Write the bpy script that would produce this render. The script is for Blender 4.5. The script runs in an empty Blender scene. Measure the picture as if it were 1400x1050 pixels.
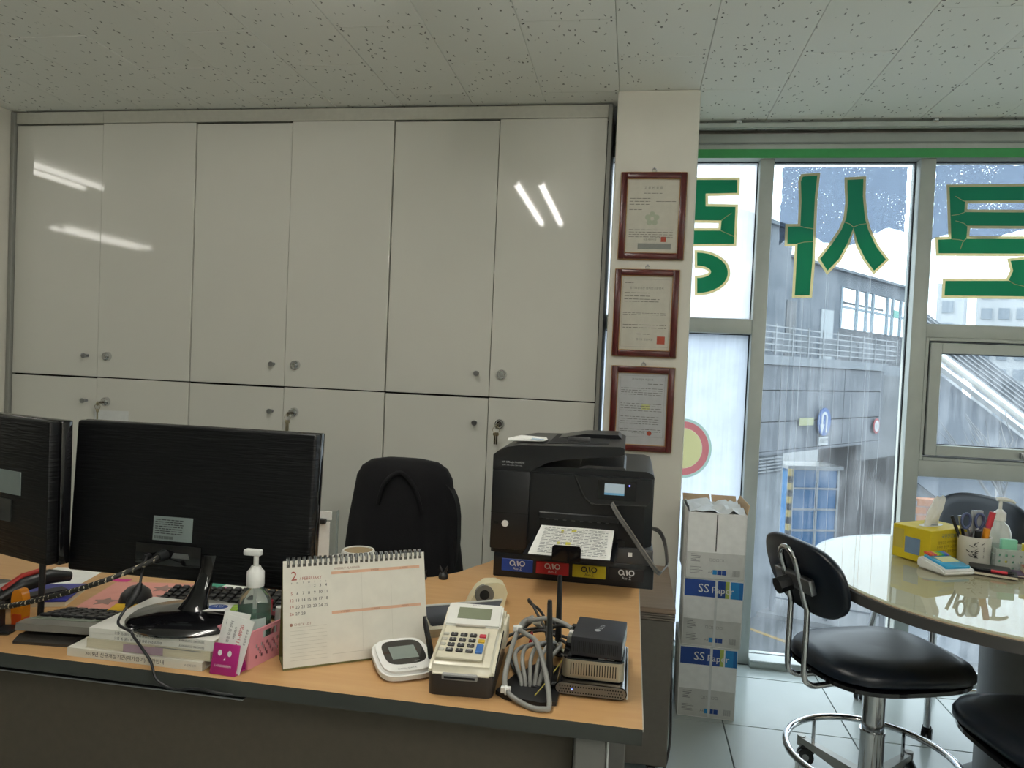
import bpy, bmesh, math, random
from mathutils import Matrix, Vector, Euler
random.seed(7)
R = math.radians
S = bpy.context.scene
COL = S.collection

# ------------------------------------------------------------------ camera
FPX = 1006.43
cam_d = bpy.data.cameras.new('camera')
cam_d.sensor_width = 36.0
cam_d.lens = FPX / 1400.0 * 36.0
cam_d.clip_start = 0.05
cam_d.clip_end = 400
cam = bpy.data.objects.new('camera', cam_d)
COL.objects.link(cam)
def cam_matrix(yaw, pitch, roll, loc):
    cy, sy = math.cos(yaw), math.sin(yaw)
    r = Vector((cy, -sy, 0)); f = Vector((sy, cy, 0)); u = Vector((0, 0, 1))
    cp, sp = math.cos(pitch), math.sin(pitch)
    f2 = cp * f + sp * u; u2 = -sp * f + cp * u
    cr, sr = math.cos(roll), math.sin(roll)
    r3 = cr * r + sr * u2; u3 = -sr * r + cr * u2
    m = Matrix.Identity(4)
    for i in range(3):
        m[i][0], m[i][1], m[i][2], m[i][3] = r3[i], u3[i], -f2[i], loc[i]
    return m
cam.matrix_world = cam_matrix(R(-9.252), R(-1.692), R(2.458), (0, 0, 1.27))
S.camera = cam

# ------------------------------------------------------------------ world, sun, exposure
SKY = 3.4
w = bpy.data.worlds.new('sky'); S.world = w; w.use_nodes = True
nt = w.node_tree
bg = nt.nodes['Background']
bg.inputs['Color'].default_value = (0.86, 0.94, 1.0, 1)
bg.inputs['Strength'].default_value = SKY
sun_d = bpy.data.lights.new('sun', 'SUN')
sun_d.energy = 6.0; sun_d.angle = R(0.6); sun_d.color = (1.0, 0.95, 0.87)
sun = bpy.data.objects.new('sun', sun_d); COL.objects.link(sun)
sun.rotation_euler = Vector((0.72, -0.12, -0.68)).to_track_quat('-Z', 'Y').to_euler()
S.view_settings.view_transform = 'Standard'
S.view_settings.look = 'None'
S.view_settings.gamma = 1.0
S.view_settings.use_curve_mapping = False
S.view_settings.exposure = 0.0
S.cycles.use_denoising = True
S.cycles.max_bounces = 10
S.cycles.diffuse_bounces = 5
S.cycles.glossy_bounces = 4
S.cycles.transparent_max_bounces = 14
S.cycles.sample_clamp_indirect = 4.0

# ------------------------------------------------------------------ materials
def lin(c):
    if isinstance(c, str):
        c = tuple(int(c[i:i + 2], 16) / 255 for i in (0, 2, 4))
    return tuple((x / 12.92 if x <= .04045 else ((x + .055) / 1.055) ** 2.4) for x in c) + (1.0,)
MATS = {}
def mat(name, col, rough=.5, metal=0., var=None, bump=None, spec=.5, coat=0., emit=None, trans=0., alpha=1., sheen=0., ior=1.45, stretch=None):
    if name in MATS: return MATS[name]
    m = bpy.data.materials.new(name); m.use_nodes = True
    t = m.node_tree; b = t.nodes['Principled BSDF']
    c = lin(col)
    b.inputs['Base Color'].default_value = c
    b.inputs['Roughness'].default_value = rough
    b.inputs['Metallic'].default_value = metal
    b.inputs['Specular IOR Level'].default_value = spec
    b.inputs['Coat Weight'].default_value = coat
    b.inputs['Coat Roughness'].default_value = .06
    b.inputs['Transmission Weight'].default_value = trans
    b.inputs['IOR'].default_value = ior
    b.inputs['Alpha'].default_value = alpha
    b.inputs['Sheen Weight'].default_value = sheen
    if emit:
        b.inputs['Emission Color'].default_value = lin(emit[0]); b.inputs['Emission Strength'].default_value = emit[1]
    tc = t.nodes.new('ShaderNodeTexCoord')
    src = tc.outputs['Object']
    if stretch:
        mp = t.nodes.new('ShaderNodeMapping'); mp.inputs['Scale'].default_value = stretch
        t.links.new(src, mp.inputs['Vector']); src = mp.outputs['Vector']
    v = var or (40, .04)
    n = t.nodes.new('ShaderNodeTexNoise'); n.inputs['Scale'].default_value = v[0]; n.inputs['Detail'].default_value = 4
    t.links.new(src, n.inputs['Vector'])
    rp = t.nodes.new('ShaderNodeValToRGB')
    a = v[1]
    rp.color_ramp.elements[0].position = .3; rp.color_ramp.elements[1].position = .7
    rp.color_ramp.elements[0].color = tuple(max(0, x * (1 - a)) for x in c[:3]) + (1,)
    rp.color_ramp.elements[1].color = tuple(min(1, x * (1 + a)) for x in c[:3]) + (1,)
    t.links.new(n.outputs['Fac'], rp.inputs['Fac']); t.links.new(rp.outputs['Color'], b.inputs['Base Color'])
    if bump:
        n2 = t.nodes.new('ShaderNodeTexNoise'); n2.inputs['Scale'].default_value = bump[0]; n2.inputs['Detail'].default_value = 3
        t.links.new(src, n2.inputs['Vector'])
        bp = t.nodes.new('ShaderNodeBump'); bp.inputs['Strength'].default_value = bump[1]; bp.inputs['Distance'].default_value = .002
        t.links.new(n2.outputs['Fac'], bp.inputs['Height']); t.links.new(bp.outputs['Normal'], b.inputs['Normal'])
    MATS[name] = m
    return m

def nodes(m): return m.node_tree, m.node_tree.nodes['Principled BSDF']

def ceiling_mat():
    m = mat('ceiling_board', 'efefe9', .9, var=(3, .03)); t, b = nodes(m)
    g = t.nodes.new('ShaderNodeNewGeometry')
    dn = t.nodes.new('ShaderNodeTexNoise'); dn.inputs['Scale'].default_value = 90; dn.inputs['Detail'].default_value = 1
    t.links.new(g.outputs['Position'], dn.inputs['Vector'])
    mx = t.nodes.new('ShaderNodeVectorMath'); mx.operation = 'MULTIPLY_ADD'
    mx.inputs[1].default_value = (.018, .006, 0)
    t.links.new(dn.outputs['Color'], mx.inputs[0]); t.links.new(g.outputs['Position'], mx.inputs[2])
    mp = t.nodes.new('ShaderNodeMapping'); mp.inputs['Scale'].default_value = (60, 20, 0); mp.inputs['Rotation'].default_value = (0, 0, .35)
    t.links.new(mx.outputs[0], mp.inputs['Vector'])
    vo = t.nodes.new('ShaderNodeTexVoronoi'); vo.inputs['Scale'].default_value = 1.0
    t.links.new(mp.outputs['Vector'], vo.inputs['Vector'])
    rp = t.nodes.new('ShaderNodeValToRGB')
    rp.color_ramp.elements[0].position = .12; rp.color_ramp.elements[0].color = (.22, .22, .2, 1)
    rp.color_ramp.elements[1].position = .18; rp.color_ramp.elements[1].color = lin('efefe9')
    t.links.new(vo.outputs['Distance'], rp.inputs['Fac']); t.links.new(rp.outputs['Color'], b.inputs['Base Color'])
    return m

def wood_mat(name, c1, c2, rough=.4, sc=(3, 26, 26), coat=.0):
    m = mat(name, c1, rough, coat=coat); t, b = nodes(m)
    g = t.nodes.new('ShaderNodeNewGeometry')
    mp = t.nodes.new('ShaderNodeMapping'); mp.inputs['Scale'].default_value = sc
    t.links.new(g.outputs['Position'], mp.inputs['Vector'])
    n = t.nodes.new('ShaderNodeTexNoise'); n.inputs['Scale'].default_value = 2.2; n.inputs['Detail'].default_value = 6; n.inputs['Distortion'].default_value = .8
    t.links.new(mp.outputs['Vector'], n.inputs['Vector'])
    rp = t.nodes.new('ShaderNodeValToRGB')
    rp.color_ramp.elements[0].position = .3; rp.color_ramp.elements[0].color = lin(c1)
    rp.color_ramp.elements[1].position = .7; rp.color_ramp.elements[1].color = lin(c2)
    t.links.new(n.outputs['Fac'], rp.inputs['Fac']); t.links.new(rp.outputs['Color'], b.inputs['Base Color'])
    return m

def ripple_mat():
    m = mat('rippled_black_plastic', '0a0b0d', .38, var=(20, .1), spec=.3); t, b = nodes(m)
    tc = t.nodes.new('ShaderNodeTexCoord')
    mp = t.nodes.new('ShaderNodeMapping'); mp.inputs['Scale'].default_value = (9, 0, 130)
    t.links.new(tc.outputs['Object'], mp.inputs['Vector'])
    n = t.nodes.new('ShaderNodeTexNoise'); n.inputs['Scale'].default_value = 1.6; n.inputs['Detail'].default_value = 1.5; n.inputs['Distortion'].default_value = .5
    t.links.new(mp.outputs['Vector'], n.inputs['Vector'])
    bp = t.nodes.new('ShaderNodeBump'); bp.inputs['Strength'].default_value = .55; bp.inputs['Distance'].default_value = .004
    t.links.new(n.outputs['Fac'], bp.inputs['Height']); t.links.new(bp.outputs['Normal'], b.inputs['Normal'])
    return m

def pane_mat(name, dirt_lo, dirt_hi, tint=(.93, .97, .98), haze=(.93, .96, 1.0), streak=(46, 1, 1.6)):
    """window glass with a film of dust and run marks: mostly clear, partly a scattering layer"""
    m = bpy.data.materials.new(name); m.use_nodes = True
    t = m.node_tree; t.nodes.clear()
    out = t.nodes.new('ShaderNodeOutputMaterial')
    tr = t.nodes.new('ShaderNodeBsdfTransparent'); tr.inputs['Color'].default_value = tint + (1,)
    gl = t.nodes.new('ShaderNodeBsdfGlossy'); gl.inputs['Roughness'].default_value = .03
    fr = t.nodes.new('ShaderNodeFresnel'); fr.inputs['IOR'].default_value = 1.35
    m1 = t.nodes.new('ShaderNodeMixShader')
    gb = t.nodes.new('ShaderNodeNewGeometry'); inv = t.nodes.new('ShaderNodeMath'); inv.operation = 'SUBTRACT'; inv.inputs[0].default_value = 1.0
    mul = t.nodes.new('ShaderNodeMath'); mul.operation = 'MULTIPLY'
    t.links.new(gb.outputs['Backfacing'], inv.inputs[1]); t.links.new(fr.outputs[0], mul.inputs[0]); t.links.new(inv.outputs[0], mul.inputs[1])
    t.links.new(mul.outputs[0], m1.inputs[0]); t.links.new(tr.outputs[0], m1.inputs[1]); t.links.new(gl.outputs[0], m1.inputs[2])
    tl = t.nodes.new('ShaderNodeBsdfTranslucent'); tl.inputs['Color'].default_value = haze + (1,)
    g = t.nodes.new('ShaderNodeNewGeometry')
    mp = t.nodes.new('ShaderNodeMapping'); mp.inputs['Scale'].default_value = streak
    t.links.new(g.outputs['Position'], mp.inputs['Vector'])
    n = t.nodes.new('ShaderNodeTexNoise'); n.inputs['Scale'].default_value = 1.; n.inputs['Detail'].default_value = 5; n.inputs['Distortion'].default_value = .3
    t.links.new(mp.outputs[0], n.inputs['Vector'])
    n2 = t.nodes.new('ShaderNodeTexNoise'); n2.inputs['Scale'].default_value = 9; n2.inputs['Detail'].default_value = 8
    t.links.new(g.outputs['Position'], n2.inputs['Vector'])
    ad = t.nodes.new('ShaderNodeMath'); ad.operation = 'ADD'
    t.links.new(n.outputs['Fac'], ad.inputs[0]); t.links.new(n2.outputs['Fac'], ad.inputs[1])
    mr = t.nodes.new('ShaderNodeMapRange'); mr.inputs['From Min'].default_value = .85; mr.inputs['From Max'].default_value = 1.35
    mr.inputs['To Min'].default_value = dirt_lo; mr.inputs['To Max'].default_value = dirt_hi
    t.links.new(ad.outputs[0], mr.inputs['Value'])
    m2 = t.nodes.new('ShaderNodeMixShader')
    t.links.new(mr.outputs[0], m2.inputs[0]); t.links.new(m1.outputs[0], m2.inputs[1]); t.links.new(tl.outputs[0], m2.inputs[2])
    t.links.new(m2.outputs[0], out.inputs['Surface'])
    MATS[name] = m
    return m

def film_mat(name, col, fac, speck=True, translucent=.25):
    """thin see-through film: tints what is behind it"""
    m = bpy.data.materials.new(name); m.use_nodes = True
    t = m.node_tree; t.nodes.clear()
    out = t.nodes.new('ShaderNodeOutputMaterial')
    tr = t.nodes.new('ShaderNodeBsdfTransparent')
    tl = t.nodes.new('ShaderNodeBsdfTranslucent'); tl.inputs['Color'].default_value = lin(col)
    df = t.nodes.new('ShaderNodeBsdfDiffuse'); df.inputs['Color'].default_value = lin(col)
    mx = t.nodes.new('ShaderNodeMixShader'); mx.inputs[0].default_value = .5
    t.links.new(tl.outputs[0], mx.inputs[1]); t.links.new(df.outputs[0], mx.inputs[2])
    m2 = t.nodes.new('ShaderNodeMixShader'); m2.inputs[0].default_value = fac
    t.links.new(tr.outputs[0], m2.inputs[1]); t.links.new(mx.outputs[0], m2.inputs[2])
    tr.inputs['Color'].default_value = lin(col) if fac < .9 else (1, 1, 1, 1)
    if speck:
        g = t.nodes.new('ShaderNodeNewGeometry')
        n = t.nodes.new('ShaderNodeTexNoise'); n.inputs['Scale'].default_value = 130; n.inputs['Detail'].default_value = 5
        t.links.new(g.outputs['Position'], n.inputs['Vector'])
        n3 = t.nodes.new('ShaderNodeTexNoise'); n3.inputs['Scale'].default_value = 8; n3.inputs['Detail'].default_value = 3
        t.links.new(g.outputs['Position'], n3.inputs['Vector'])
        ad = t.nodes.new('ShaderNodeMath'); ad.operation = 'MULTIPLY_ADD'; ad.inputs[1].default_value = .55
        t.links.new(n3.outputs['Fac'], ad.inputs[0]); t.links.new(n.outputs['Fac'], ad.inputs[2])
        rp = t.nodes.new('ShaderNodeValToRGB')
        rp.color_ramp.elements[0].position = .93; rp.color_ramp.elements[0].color = lin(col)
        rp.color_ramp.elements[1].position = 1.0; rp.color_ramp.elements[1].color = (.95, .97, 1, 1)
        t.links.new(ad.outputs[0], rp.inputs['Fac']); t.links.new(rp.outputs['Color'], tr.inputs['Color'])
    t.links.new(m2.outputs[0], out.inputs['Surface'])
    MATS[name] = m
    return m

def braid_mat():
    m = mat('braided_sleeve', '17150f', .7); t, b = nodes(m)
    g = t.nodes.new('ShaderNodeNewGeometry')
    wv = t.nodes.new('ShaderNodeTexWave'); wv.inputs['Scale'].default_value = 34; wv.inputs['Distortion'].default_value = 1.5; wv.inputs['Detail'].default_value = 1
    t.links.new(g.outputs['Position'], wv.inputs['Vector'])
    n = t.nodes.new('ShaderNodeTexNoise'); n.inputs['Scale'].default_value = 260
    t.links.new(g.outputs['Position'], n.inputs['Vector'])
    mu = t.nodes.new('ShaderNodeMath'); mu.operation = 'MULTIPLY'
    t.links.new(wv.outputs['Fac'], mu.inputs[0]); t.links.new(n.outputs['Fac'], mu.inputs[1])
    rp = t.nodes.new('ShaderNodeValToRGB')
    rp.color_ramp.elements[0].position = .46; rp.color_ramp.elements[0].color = lin('14130f')
    rp.color_ramp.elements[1].position = .5; rp.color_ramp.elements[1].color = lin('b9b097')
    t.links.new(mu.outputs[0], rp.inputs['Fac']); t.links.new(rp.outputs['Color'], b.inputs['Base Color'])
    return m

# ------------------------------------------------------------------ mesh helpers
PM = {}          # matrices of the empties
class MB:
    def __init__(s): s.v = []; s.f = []; s.fm = []; s.fl = []; s.slot = 0; s.mats = []
    def use(s, m):
        if m not in s.mats: s.mats.append(m)
        s.slot = s.mats.index(m); return s
    def add(s, vs, fs, M=None, flat=None):
        o = len(s.v)
        s.v += [tuple(M @ Vector(p)) if M else tuple(p) for p in vs]
        for q, f in enumerate(fs): s.f.append(tuple(i + o for i in f)); s.fm.append(s.slot); s.fl.append(bool(flat and flat[q]))
        return s
    def box(s, x0, x1, y0, y1, z0, z1, M=None):
        if x1 < x0: x0, x1 = x1, x0
        if y1 < y0: y0, y1 = y1, y0
        if z1 < z0: z0, z1 = z1, z0
        return s.add([(x0, y0, z0), (x1, y0, z0), (x1, y1, z0), (x0, y1, z0), (x0, y0, z1), (x1, y0, z1), (x1, y1, z1), (x0, y1, z1)],
                     [(0, 3, 2, 1), (4, 5, 6, 7), (0, 1, 5, 4), (1, 2, 6, 5), (2, 3, 7, 6), (3, 0, 4, 7)], M)
    def bm(s, b, M=None):
        b.verts.index_update(); b.normal_update()
        fl = [max(abs(c) for c in f.normal) > .9995 for f in b.faces]
        s.add([v.co[:] for v in b.verts], [tuple(v.index for v in f.verts) for f in b.faces], M, fl); b.free(); return s
    def rbox(s, x0, x1, y0, y1, z0, z1, r=.004, seg=3, M=None, axis=None):
        """box with rounded edges; axis limits the rounding to the edges along it"""
        b = bmesh.new()
        m4 = Matrix.Translation(((x0 + x1) / 2, (y0 + y1) / 2, (z0 + z1) / 2)) @ Matrix.Diagonal((abs(x1 - x0), abs(y1 - y0), abs(z1 - z0), 1))
        bmesh.ops.create_cube(b, size=1, matrix=m4)
        es = b.edges[:]
        if axis is not None:
            es = [e for e in es if abs((e.verts[0].co - e.verts[1].co).normalized()[axis]) > .9]
        bmesh.ops.bevel(b, geom=es, offset=r, segments=seg, affect='EDGES', profile=.5, clamp_overlap=True)
        return s.bm(b, M)
    def cyl(s, p0, p1, r0, r1=None, n=16, M=None):
        r1 = r0 if r1 is None else r1
        p0 = Vector(p0); p1 = Vector(p1); d = (p1 - p0).normalized()
        a = d.orthogonal().normalized(); b = d.cross(a)
        vs = []
        for p, r in ((p0, r0), (p1, r1)):
            for i in range(n):
                t = 2 * math.pi * i / n
                vs.append(p + (a * math.cos(t) + b * math.sin(t)) * r)
        fs = [(i, (i + 1) % n, n + (i + 1) % n, n + i) for i in range(n)] + [tuple(range(n - 1, -1, -1)), tuple(range(n, 2 * n))]
        return s.add([tuple(x) for x in vs], fs, M)
    def tube(s, pts, r, n=8, closed=False, M=None):
        P = [Vector(p) for p in pts]; k = len(P); vs = []
        prev = None
        for i in range(k):
            if closed: d = P[(i + 1) % k] - P[i - 1]
            else: d = P[min(i + 1, k - 1)] - P[max(i - 1, 0)]
            d.normalize()
            if prev is None: a = d.orthogonal().normalized()
            else:
                a = prev - d * prev.dot(d)
                a = a.normalized() if a.length > 1e-6 else d.orthogonal().normalized()
            prev = a; b = d.cross(a)
            rr = r[i] if isinstance(r, (list, tuple)) else r
            for j in range(n):
                t = 2 * math.pi * j / n
                vs.append(tuple(P[i] + (a * math.cos(t) + b * math.sin(t)) * rr))
        fs = []
        for i in range(k if closed else k - 1):
            i2 = (i + 1) % k
            for j in range(n):
                j2 = (j + 1) % n
                fs.append((i * n + j, i * n + j2, i2 * n + j2, i2 * n + j))
        if not closed: fs += [tuple(range(n - 1, -1, -1)), tuple(range((k - 1) * n, k * n))]
        return s.add(vs, fs, M)
    def lathe(s, prof, c=(0, 0, 0), n=24, M=None, cap=True):
        vs = []; fs = []
        for r, z in prof:
            for i in range(n):
                t = 2 * math.pi * i / n
                vs.append((c[0] + r * math.cos(t), c[1] + r * math.sin(t), c[2] + z))
        k = len(prof)
        for a in range(k - 1):
            for i in range(n):
                j = (i + 1) % n
                fs.append((a * n + i, a * n + j, (a + 1) * n + j, (a + 1) * n + i))
        if cap: fs += [tuple(range(n - 1, -1, -1)), tuple(range((k - 1) * n, k * n))]
        return s.add(vs, fs, M)
    def prism(s, poly, a0, a1, axis=2, M=None):
        """polygon (2-D) pushed out along an axis; axis 2: (x,y)->z, axis 1: (x,z)->y, axis 0: (y,z)->x"""
        def p3(p, a): return {2: (p[0], p[1], a), 1: (p[0], a, p[1]), 0: (a, p[0], p[1])}[axis]
        n = len(poly)
        vs = [p3(p, a0) for p in poly] + [p3(p, a1) for p in poly]
        fs = [tuple(range(n)), tuple(range(2 * n - 1, n - 1, -1))] + [(i, n + i, n + (i + 1) % n, (i + 1) % n) for i in range(n)]
        return s.add(vs, fs, M)
    def xf(s, M): s.v = [tuple(M @ Vector(p)) for p in s.v]; return s
    def mesh(s, name, m, smooth):
        me = bpy.data.meshes.new(name)
        me.from_pydata(s.v, [], s.f)
        b = bmesh.new(); b.from_mesh(me); bmesh.ops.recalc_face_normals(b, faces=b.faces[:]); b.to_mesh(me); b.free()
        if s.mats:
            for q in s.mats: me.materials.append(q)
            me.polygons.foreach_set('material_index', s.fm)
        else: me.materials.append(m)
        if smooth:
            me.polygons.foreach_set('use_smooth', [not q for q in s.fl])
            me.set_sharp_from_angle(angle=R(smooth))
        me.update(); return me
    def build(s, name, m=None, parent=None, smooth=None, world=False):
        if world and parent is not None and parent.name in PM: s.xf(PM[parent.name].inverted())
        me = s.mesh(name, m, smooth)
        o = bpy.data.objects.new(name, me); COL.objects.link(o)
        if parent is not None: o.parent = parent
        return o
def tag(o, label=None, cat=None, group=None, kind=None):
    if label: o['label'] = label
    if cat: o['category'] = cat
    if group: o['group'] = group
    if kind: o['kind'] = kind
    return o
def thing(name, label, cat, loc=(0, 0, 0), rz=0., group=None, kind=None):
    o = bpy.data.objects.new(name, None); COL.objects.link(o)
    o.empty_display_size = .05
    o.location = loc; o.rotation_euler = (0, 0, rz)
    PM[o.name] = Matrix.Translation(loc) @ Matrix.Rotation(rz, 4, 'Z')
    return tag(o, label, cat, group, kind)
def dup(root, loc, rz, label=None, group=None):
    r = root.copy(); COL.objects.link(r); r.location = loc; r.rotation_euler = (0, 0, rz)
    PM[r.name] = Matrix.Translation(loc) @ Matrix.Rotation(rz, 4, 'Z')
    if label: r['label'] = label
    if group: r['group'] = group
    for ch in list(root.children):
        c = ch.copy(); COL.objects.link(c); c.parent = r
        for g in list(ch.children):
            d = g.copy(); COL.objects.link(d); d.parent = c
    return r
_TXT = {}
def text_mesh(body, size, align='LEFT', squeeze=1.0):
    key = (body, size, align, squeeze)
    if key in _TXT: return _TXT[key]
    c = bpy.data.curves.new('print', 'FONT'); c.body = body; c.size = size; c.align_x = align; c.align_y = 'CENTER'
    c.resolution_u = 2; c.fill_mode = 'FRONT'
    o = bpy.data.objects.new('print', c)
    me = bpy.data.meshes.new_from_object(o)
    vs = [(v.co.x * squeeze, v.co.y, v.co.z) for v in me.vertices]; fs = [tuple(p.vertices) for p in me.polygons]
    bpy.data.objects.remove(o); bpy.data.curves.remove(c); bpy.data.meshes.remove(me)
    _TXT[key] = (vs, fs)
    return _TXT[key]
def frame(o, x, y):
    """matrix whose x/y axes lie along the given directions, origin o"""
    x = Vector(x).normalized(); y = Vector(y); y = (y - x * y.dot(x)).normalized(); z = x.cross(y)
    m = Matrix.Identity(4)
    for i in range(3): m[i][0], m[i][1], m[i][2], m[i][3] = x[i], y[i], z[i], o[i]
    return m
def put_text(mb, body, size, x, y, F, align='LEFT', lift=.0004, squeeze=1.0, rot=0.):
    vs, fs = text_mesh(body, size, align, squeeze)
    return mb.add(vs, fs, F @ Matrix.Translation((x, y, lift)) @ Matrix.Rotation(rot, 4, 'Z'))
def rect(mb, x0, x1, y0, y1, F, lift=.0003):
    return mb.add([(x0, y0, lift), (x1, y0, lift), (x1, y1, lift), (x0, y1, lift)], [(0, 1, 2, 3)], F)
def smooth_path(pts, k=6):
    P = [Vector(p) for p in pts]; out = []
    for i in range(len(P) - 1):
        p0 = P[max(i - 1, 0)]; p1 = P[i]; p2 = P[i + 1]; p3 = P[min(i + 2, len(P) - 1)]
        for j in range(k):
            t = j / k
            out.append(.5 * ((2 * p1) + (-p0 + p2) * t + (2 * p0 - 5 * p1 + 4 * p2 - p3) * t * t + (-p0 + 3 * p1 - 3 * p2 + p3) * t ** 3))
    out.append(P[-1]); return out
def ellipse(cx, cy, rx, ry, n=32, p=2.0):
    out = []
    for i in range(n):
        t = 2 * math.pi * i / n; c, s_ = math.cos(t), math.sin(t)
        out.append((cx + rx * math.copysign(abs(c) ** (2 / p), c), cy + ry * math.copysign(abs(s_) ** (2 / p), s_)))
    return out

# common materials
M_wall = mat('cream_wall_paint', 'd2cfc4', .75, var=(6, .03), bump=(120, .05))
M_cab = mat('glossy_cabinet_laminate', 'd2d1c8', .045, var=(2.5, .015), spec=.5)
M_crown = mat('matt_cabinet_trim', 'bfbeb3', .45)
M_alu = mat('window_aluminium', 'b4bab6', .42, metal=.15, var=(14, .04))
M_chrome = mat('chrome', 'd5d6d8', .08, metal=1.)
M_steel = mat('brushed_steel', 'a9abae', .3, metal=1.)
M_black = mat('black_plastic', '17181a', .4)
M_gloss = mat('gloss_black_plastic', '0b0b0e', .08, coat=.4)
M_vinyl = mat('black_vinyl', '0e1620', .32, var=(200, .12), bump=(420, .12))
M_white = mat('white_plastic', 'e6e6e2', .35)
M_paper = mat('white_paper', 'e9e9e4', .8)
M_ink = mat('black_print', '2a2a2c', .8)
M_grey_ink = mat('grey_print', '8b8c8c', .8)
M_red_ink = mat('red_print', 'b8353c', .8)
M_fabric = mat('black_jacket_cloth', '040408', .95, sheen=.02, bump=(300, .25))
M_dark = mat('dark_gap', '0c0c0c', .9)

# ================================================================== THE ROOM
ZC = 2.326
M_ceil = ceiling_mat()
M_floor = mat('pale_floor_tile', 'bfc8c6', .22, var=(5, .03), bump=(30, .02))
M_grout = mat('floor_joint', '59605f', .8)
# floor slab and tiles
fl = MB().box(-6, 3.4, -4, 3.40, -.25, -.012).build('floor', M_grout); tag(fl, kind='structure')
TS = .44
ftile = MB().rbox(0, TS - .004, 0, TS - .004, -.012, 0, .0012, 1).mesh('floor_tile', M_floor, None)
for i in range(-6, 7):
    for j in range(-9, 2):
        y0 = 2.72 + j * TS
        if y0 + TS > 3.30: continue
        o = bpy.data.objects.new('floor_tile', ftile); COL.objects.link(o); o.parent = fl
        o.location = (.382 + i * TS + .002, y0 + .002, random.uniform(-.0004, 0))
cut = MB().rbox(0, TS - .004, 0, .13, -.012, 0, .0012, 1).mesh('floor_tile', M_floor, None)
for i in range(-6, 7):
    o = bpy.data.objects.new('floor_tile', cut); COL.objects.link(o); o.parent = fl
    o.location = (.382 + i * TS + .002, 3.162, 0)
m = MB(); m.use(M_floor)
m.box(-6, .382 - 6 * TS, -4, 3.4, -.012, 0); m.box(.382 - 6 * TS, 3.4, -4, 2.72 - 9 * TS, -.012, 0)
tag(m.build('floor_far_tiling', None, fl), kind='stuff')

# ceiling boards
ce = MB().box(-6, 3.4, -4, 3.40, ZC + .012, ZC + .12).build('ceiling', mat('ceiling_back', 'b9b9b0', .9)); tag(ce, kind='structure')
cache = {}
M_screw = mat('ceiling_screw', '4a4a45', .7)
for i in range(-11, 8):
    x0 = -.1 + .3 * i
    ph = 2.28 if i % 2 else 2.57
    y = ph - 2.4
    while y < 3.36:
        a, b_ = max(y, 1.2), min(y + .6, 3.37)
        if b_ - a > .03:
            L = round(b_ - a, 3)
            if L not in cache:
                mb = MB().use(M_ceil).rbox(.0008, .2992, .0008, L - .0008, 0, .012, .0012, 1)
                if L > .1:
                    mb.use(M_screw)
                    for sx in (.014, .286):
                        for sy in (.014, L - .014): mb.cyl((sx, sy, -.0006), (sx, sy, .002), .0032, n=8)
                cache[L] = mb.mesh('ceiling_tile', None, None)
            o = bpy.data.objects.new('ceiling_tile', cache[L]); COL.objects.link(o); o.parent = ce
            o.location = (x0, a, ZC + random.uniform(-.0012, .0002))
            o.rotation_euler = (R(random.uniform(-.08, .08)), R(random.uniform(-.12, .12)), 0)
        y += .6
m = MB(); m.use(M_ceil)
m.box(-6, -3.4, -4, 3.4, ZC, ZC + .012); m.box(2.3, 3.4, -4, 3.4, ZC, ZC + .012); m.box(-3.4, 2.3, -4, 1.2, ZC, ZC + .012)
tag(m.build('ceiling_far_boards', None, ce), kind='stuff')

def wall(name, *a):
    return tag(MB().box(*a).build(name, M_wall), kind='structure')
wall('wall_back', -6, 3.4, -4.15, -4, -.2, 2.6)
wall('wall_left', -6.15, -6, -4.15, 3.55, -.2, 2.6)
wall('wall_right', 3.4, 3.55, -4.15, 3.55, -.2, 2.6)
wall('wall_front', -6, -.62, 3.41, 3.55, -.2, 2.6)
wall('wall_lintel', -.62, 3.4, 3.405, 3.55, 2.275, 2.6)
m = MB().rbox(-3.05, -2.868, 2.872, 3.41, 0, ZC, .006, 2)
tag(m.build('wall_pilaster', M_wall, smooth=40), kind='structure')
# wall column with certificates
m = MB().rbox(-.105, .205, 2.87, 3.30, 0, ZC, .008, 2)
colo = tag(m.build('wall_column', M_wall, smooth=40), kind='structure')
tag(MB().box(-.108, .209, 2.863, 2.88, 0, .08).build('baseboard_column', mat('grey_baseboard', '6d7172', .6)), kind='structure')
# small catch on the pilaster
lt = thing('wall_hook', 'small dark metal hook on the pale pilaster beside the cabinets', 'hook', (-2.867, 2.885, 1.29))
MB().rbox(0, .006, -.01, .01, -.02, .02, .002, 2).build('plate', M_black, lt)
MB().tube(smooth_path([(.006, 0, .01), (.02, 0, .008), (.026, 0, -.004), (.018, 0, -.012)], 4), .003).build('hook_arm', M_black, lt, 60)

# ================================================================== WINDOWS
YF, YB, YG = 3.30, 3.405, 3.357
M_pane = pane_mat('dusty_glass', .02, .10)
M_pane_w = pane_mat('frosted_glass', .5, .65, haze=(.97, .985, 1.0))
M_pane_s = pane_mat('streaky_glass', .04, .18, streak=(30, 1, 2.5))
M_line = mat('rubber_seal', '20262a', .7)
M_sill = mat('white_sill', 'dfe5e5', .4)
def pane(x0, x1, z0, z1, m, parent, y=YG, name='pane'):
    return MB().box(x0, x1, y, y + .004, z0, z1).build(name, m, parent)
def seal(x0, x1, z0, z1, parent, y=YG - .006, r=.004):
    mb = MB()
    mb.box(x0, x0 + r, y, y + .014, z0, z1).box(x1 - r, x1, y, y + .014, z0, z1)
    mb.box(x0 + r, x1 - r, y, y + .014, z0, z0 + r).box(x0 + r, x1 - r, y, y + .014, z1 - r, z1)
    return mb.build('seal', M_line, parent)
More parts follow.
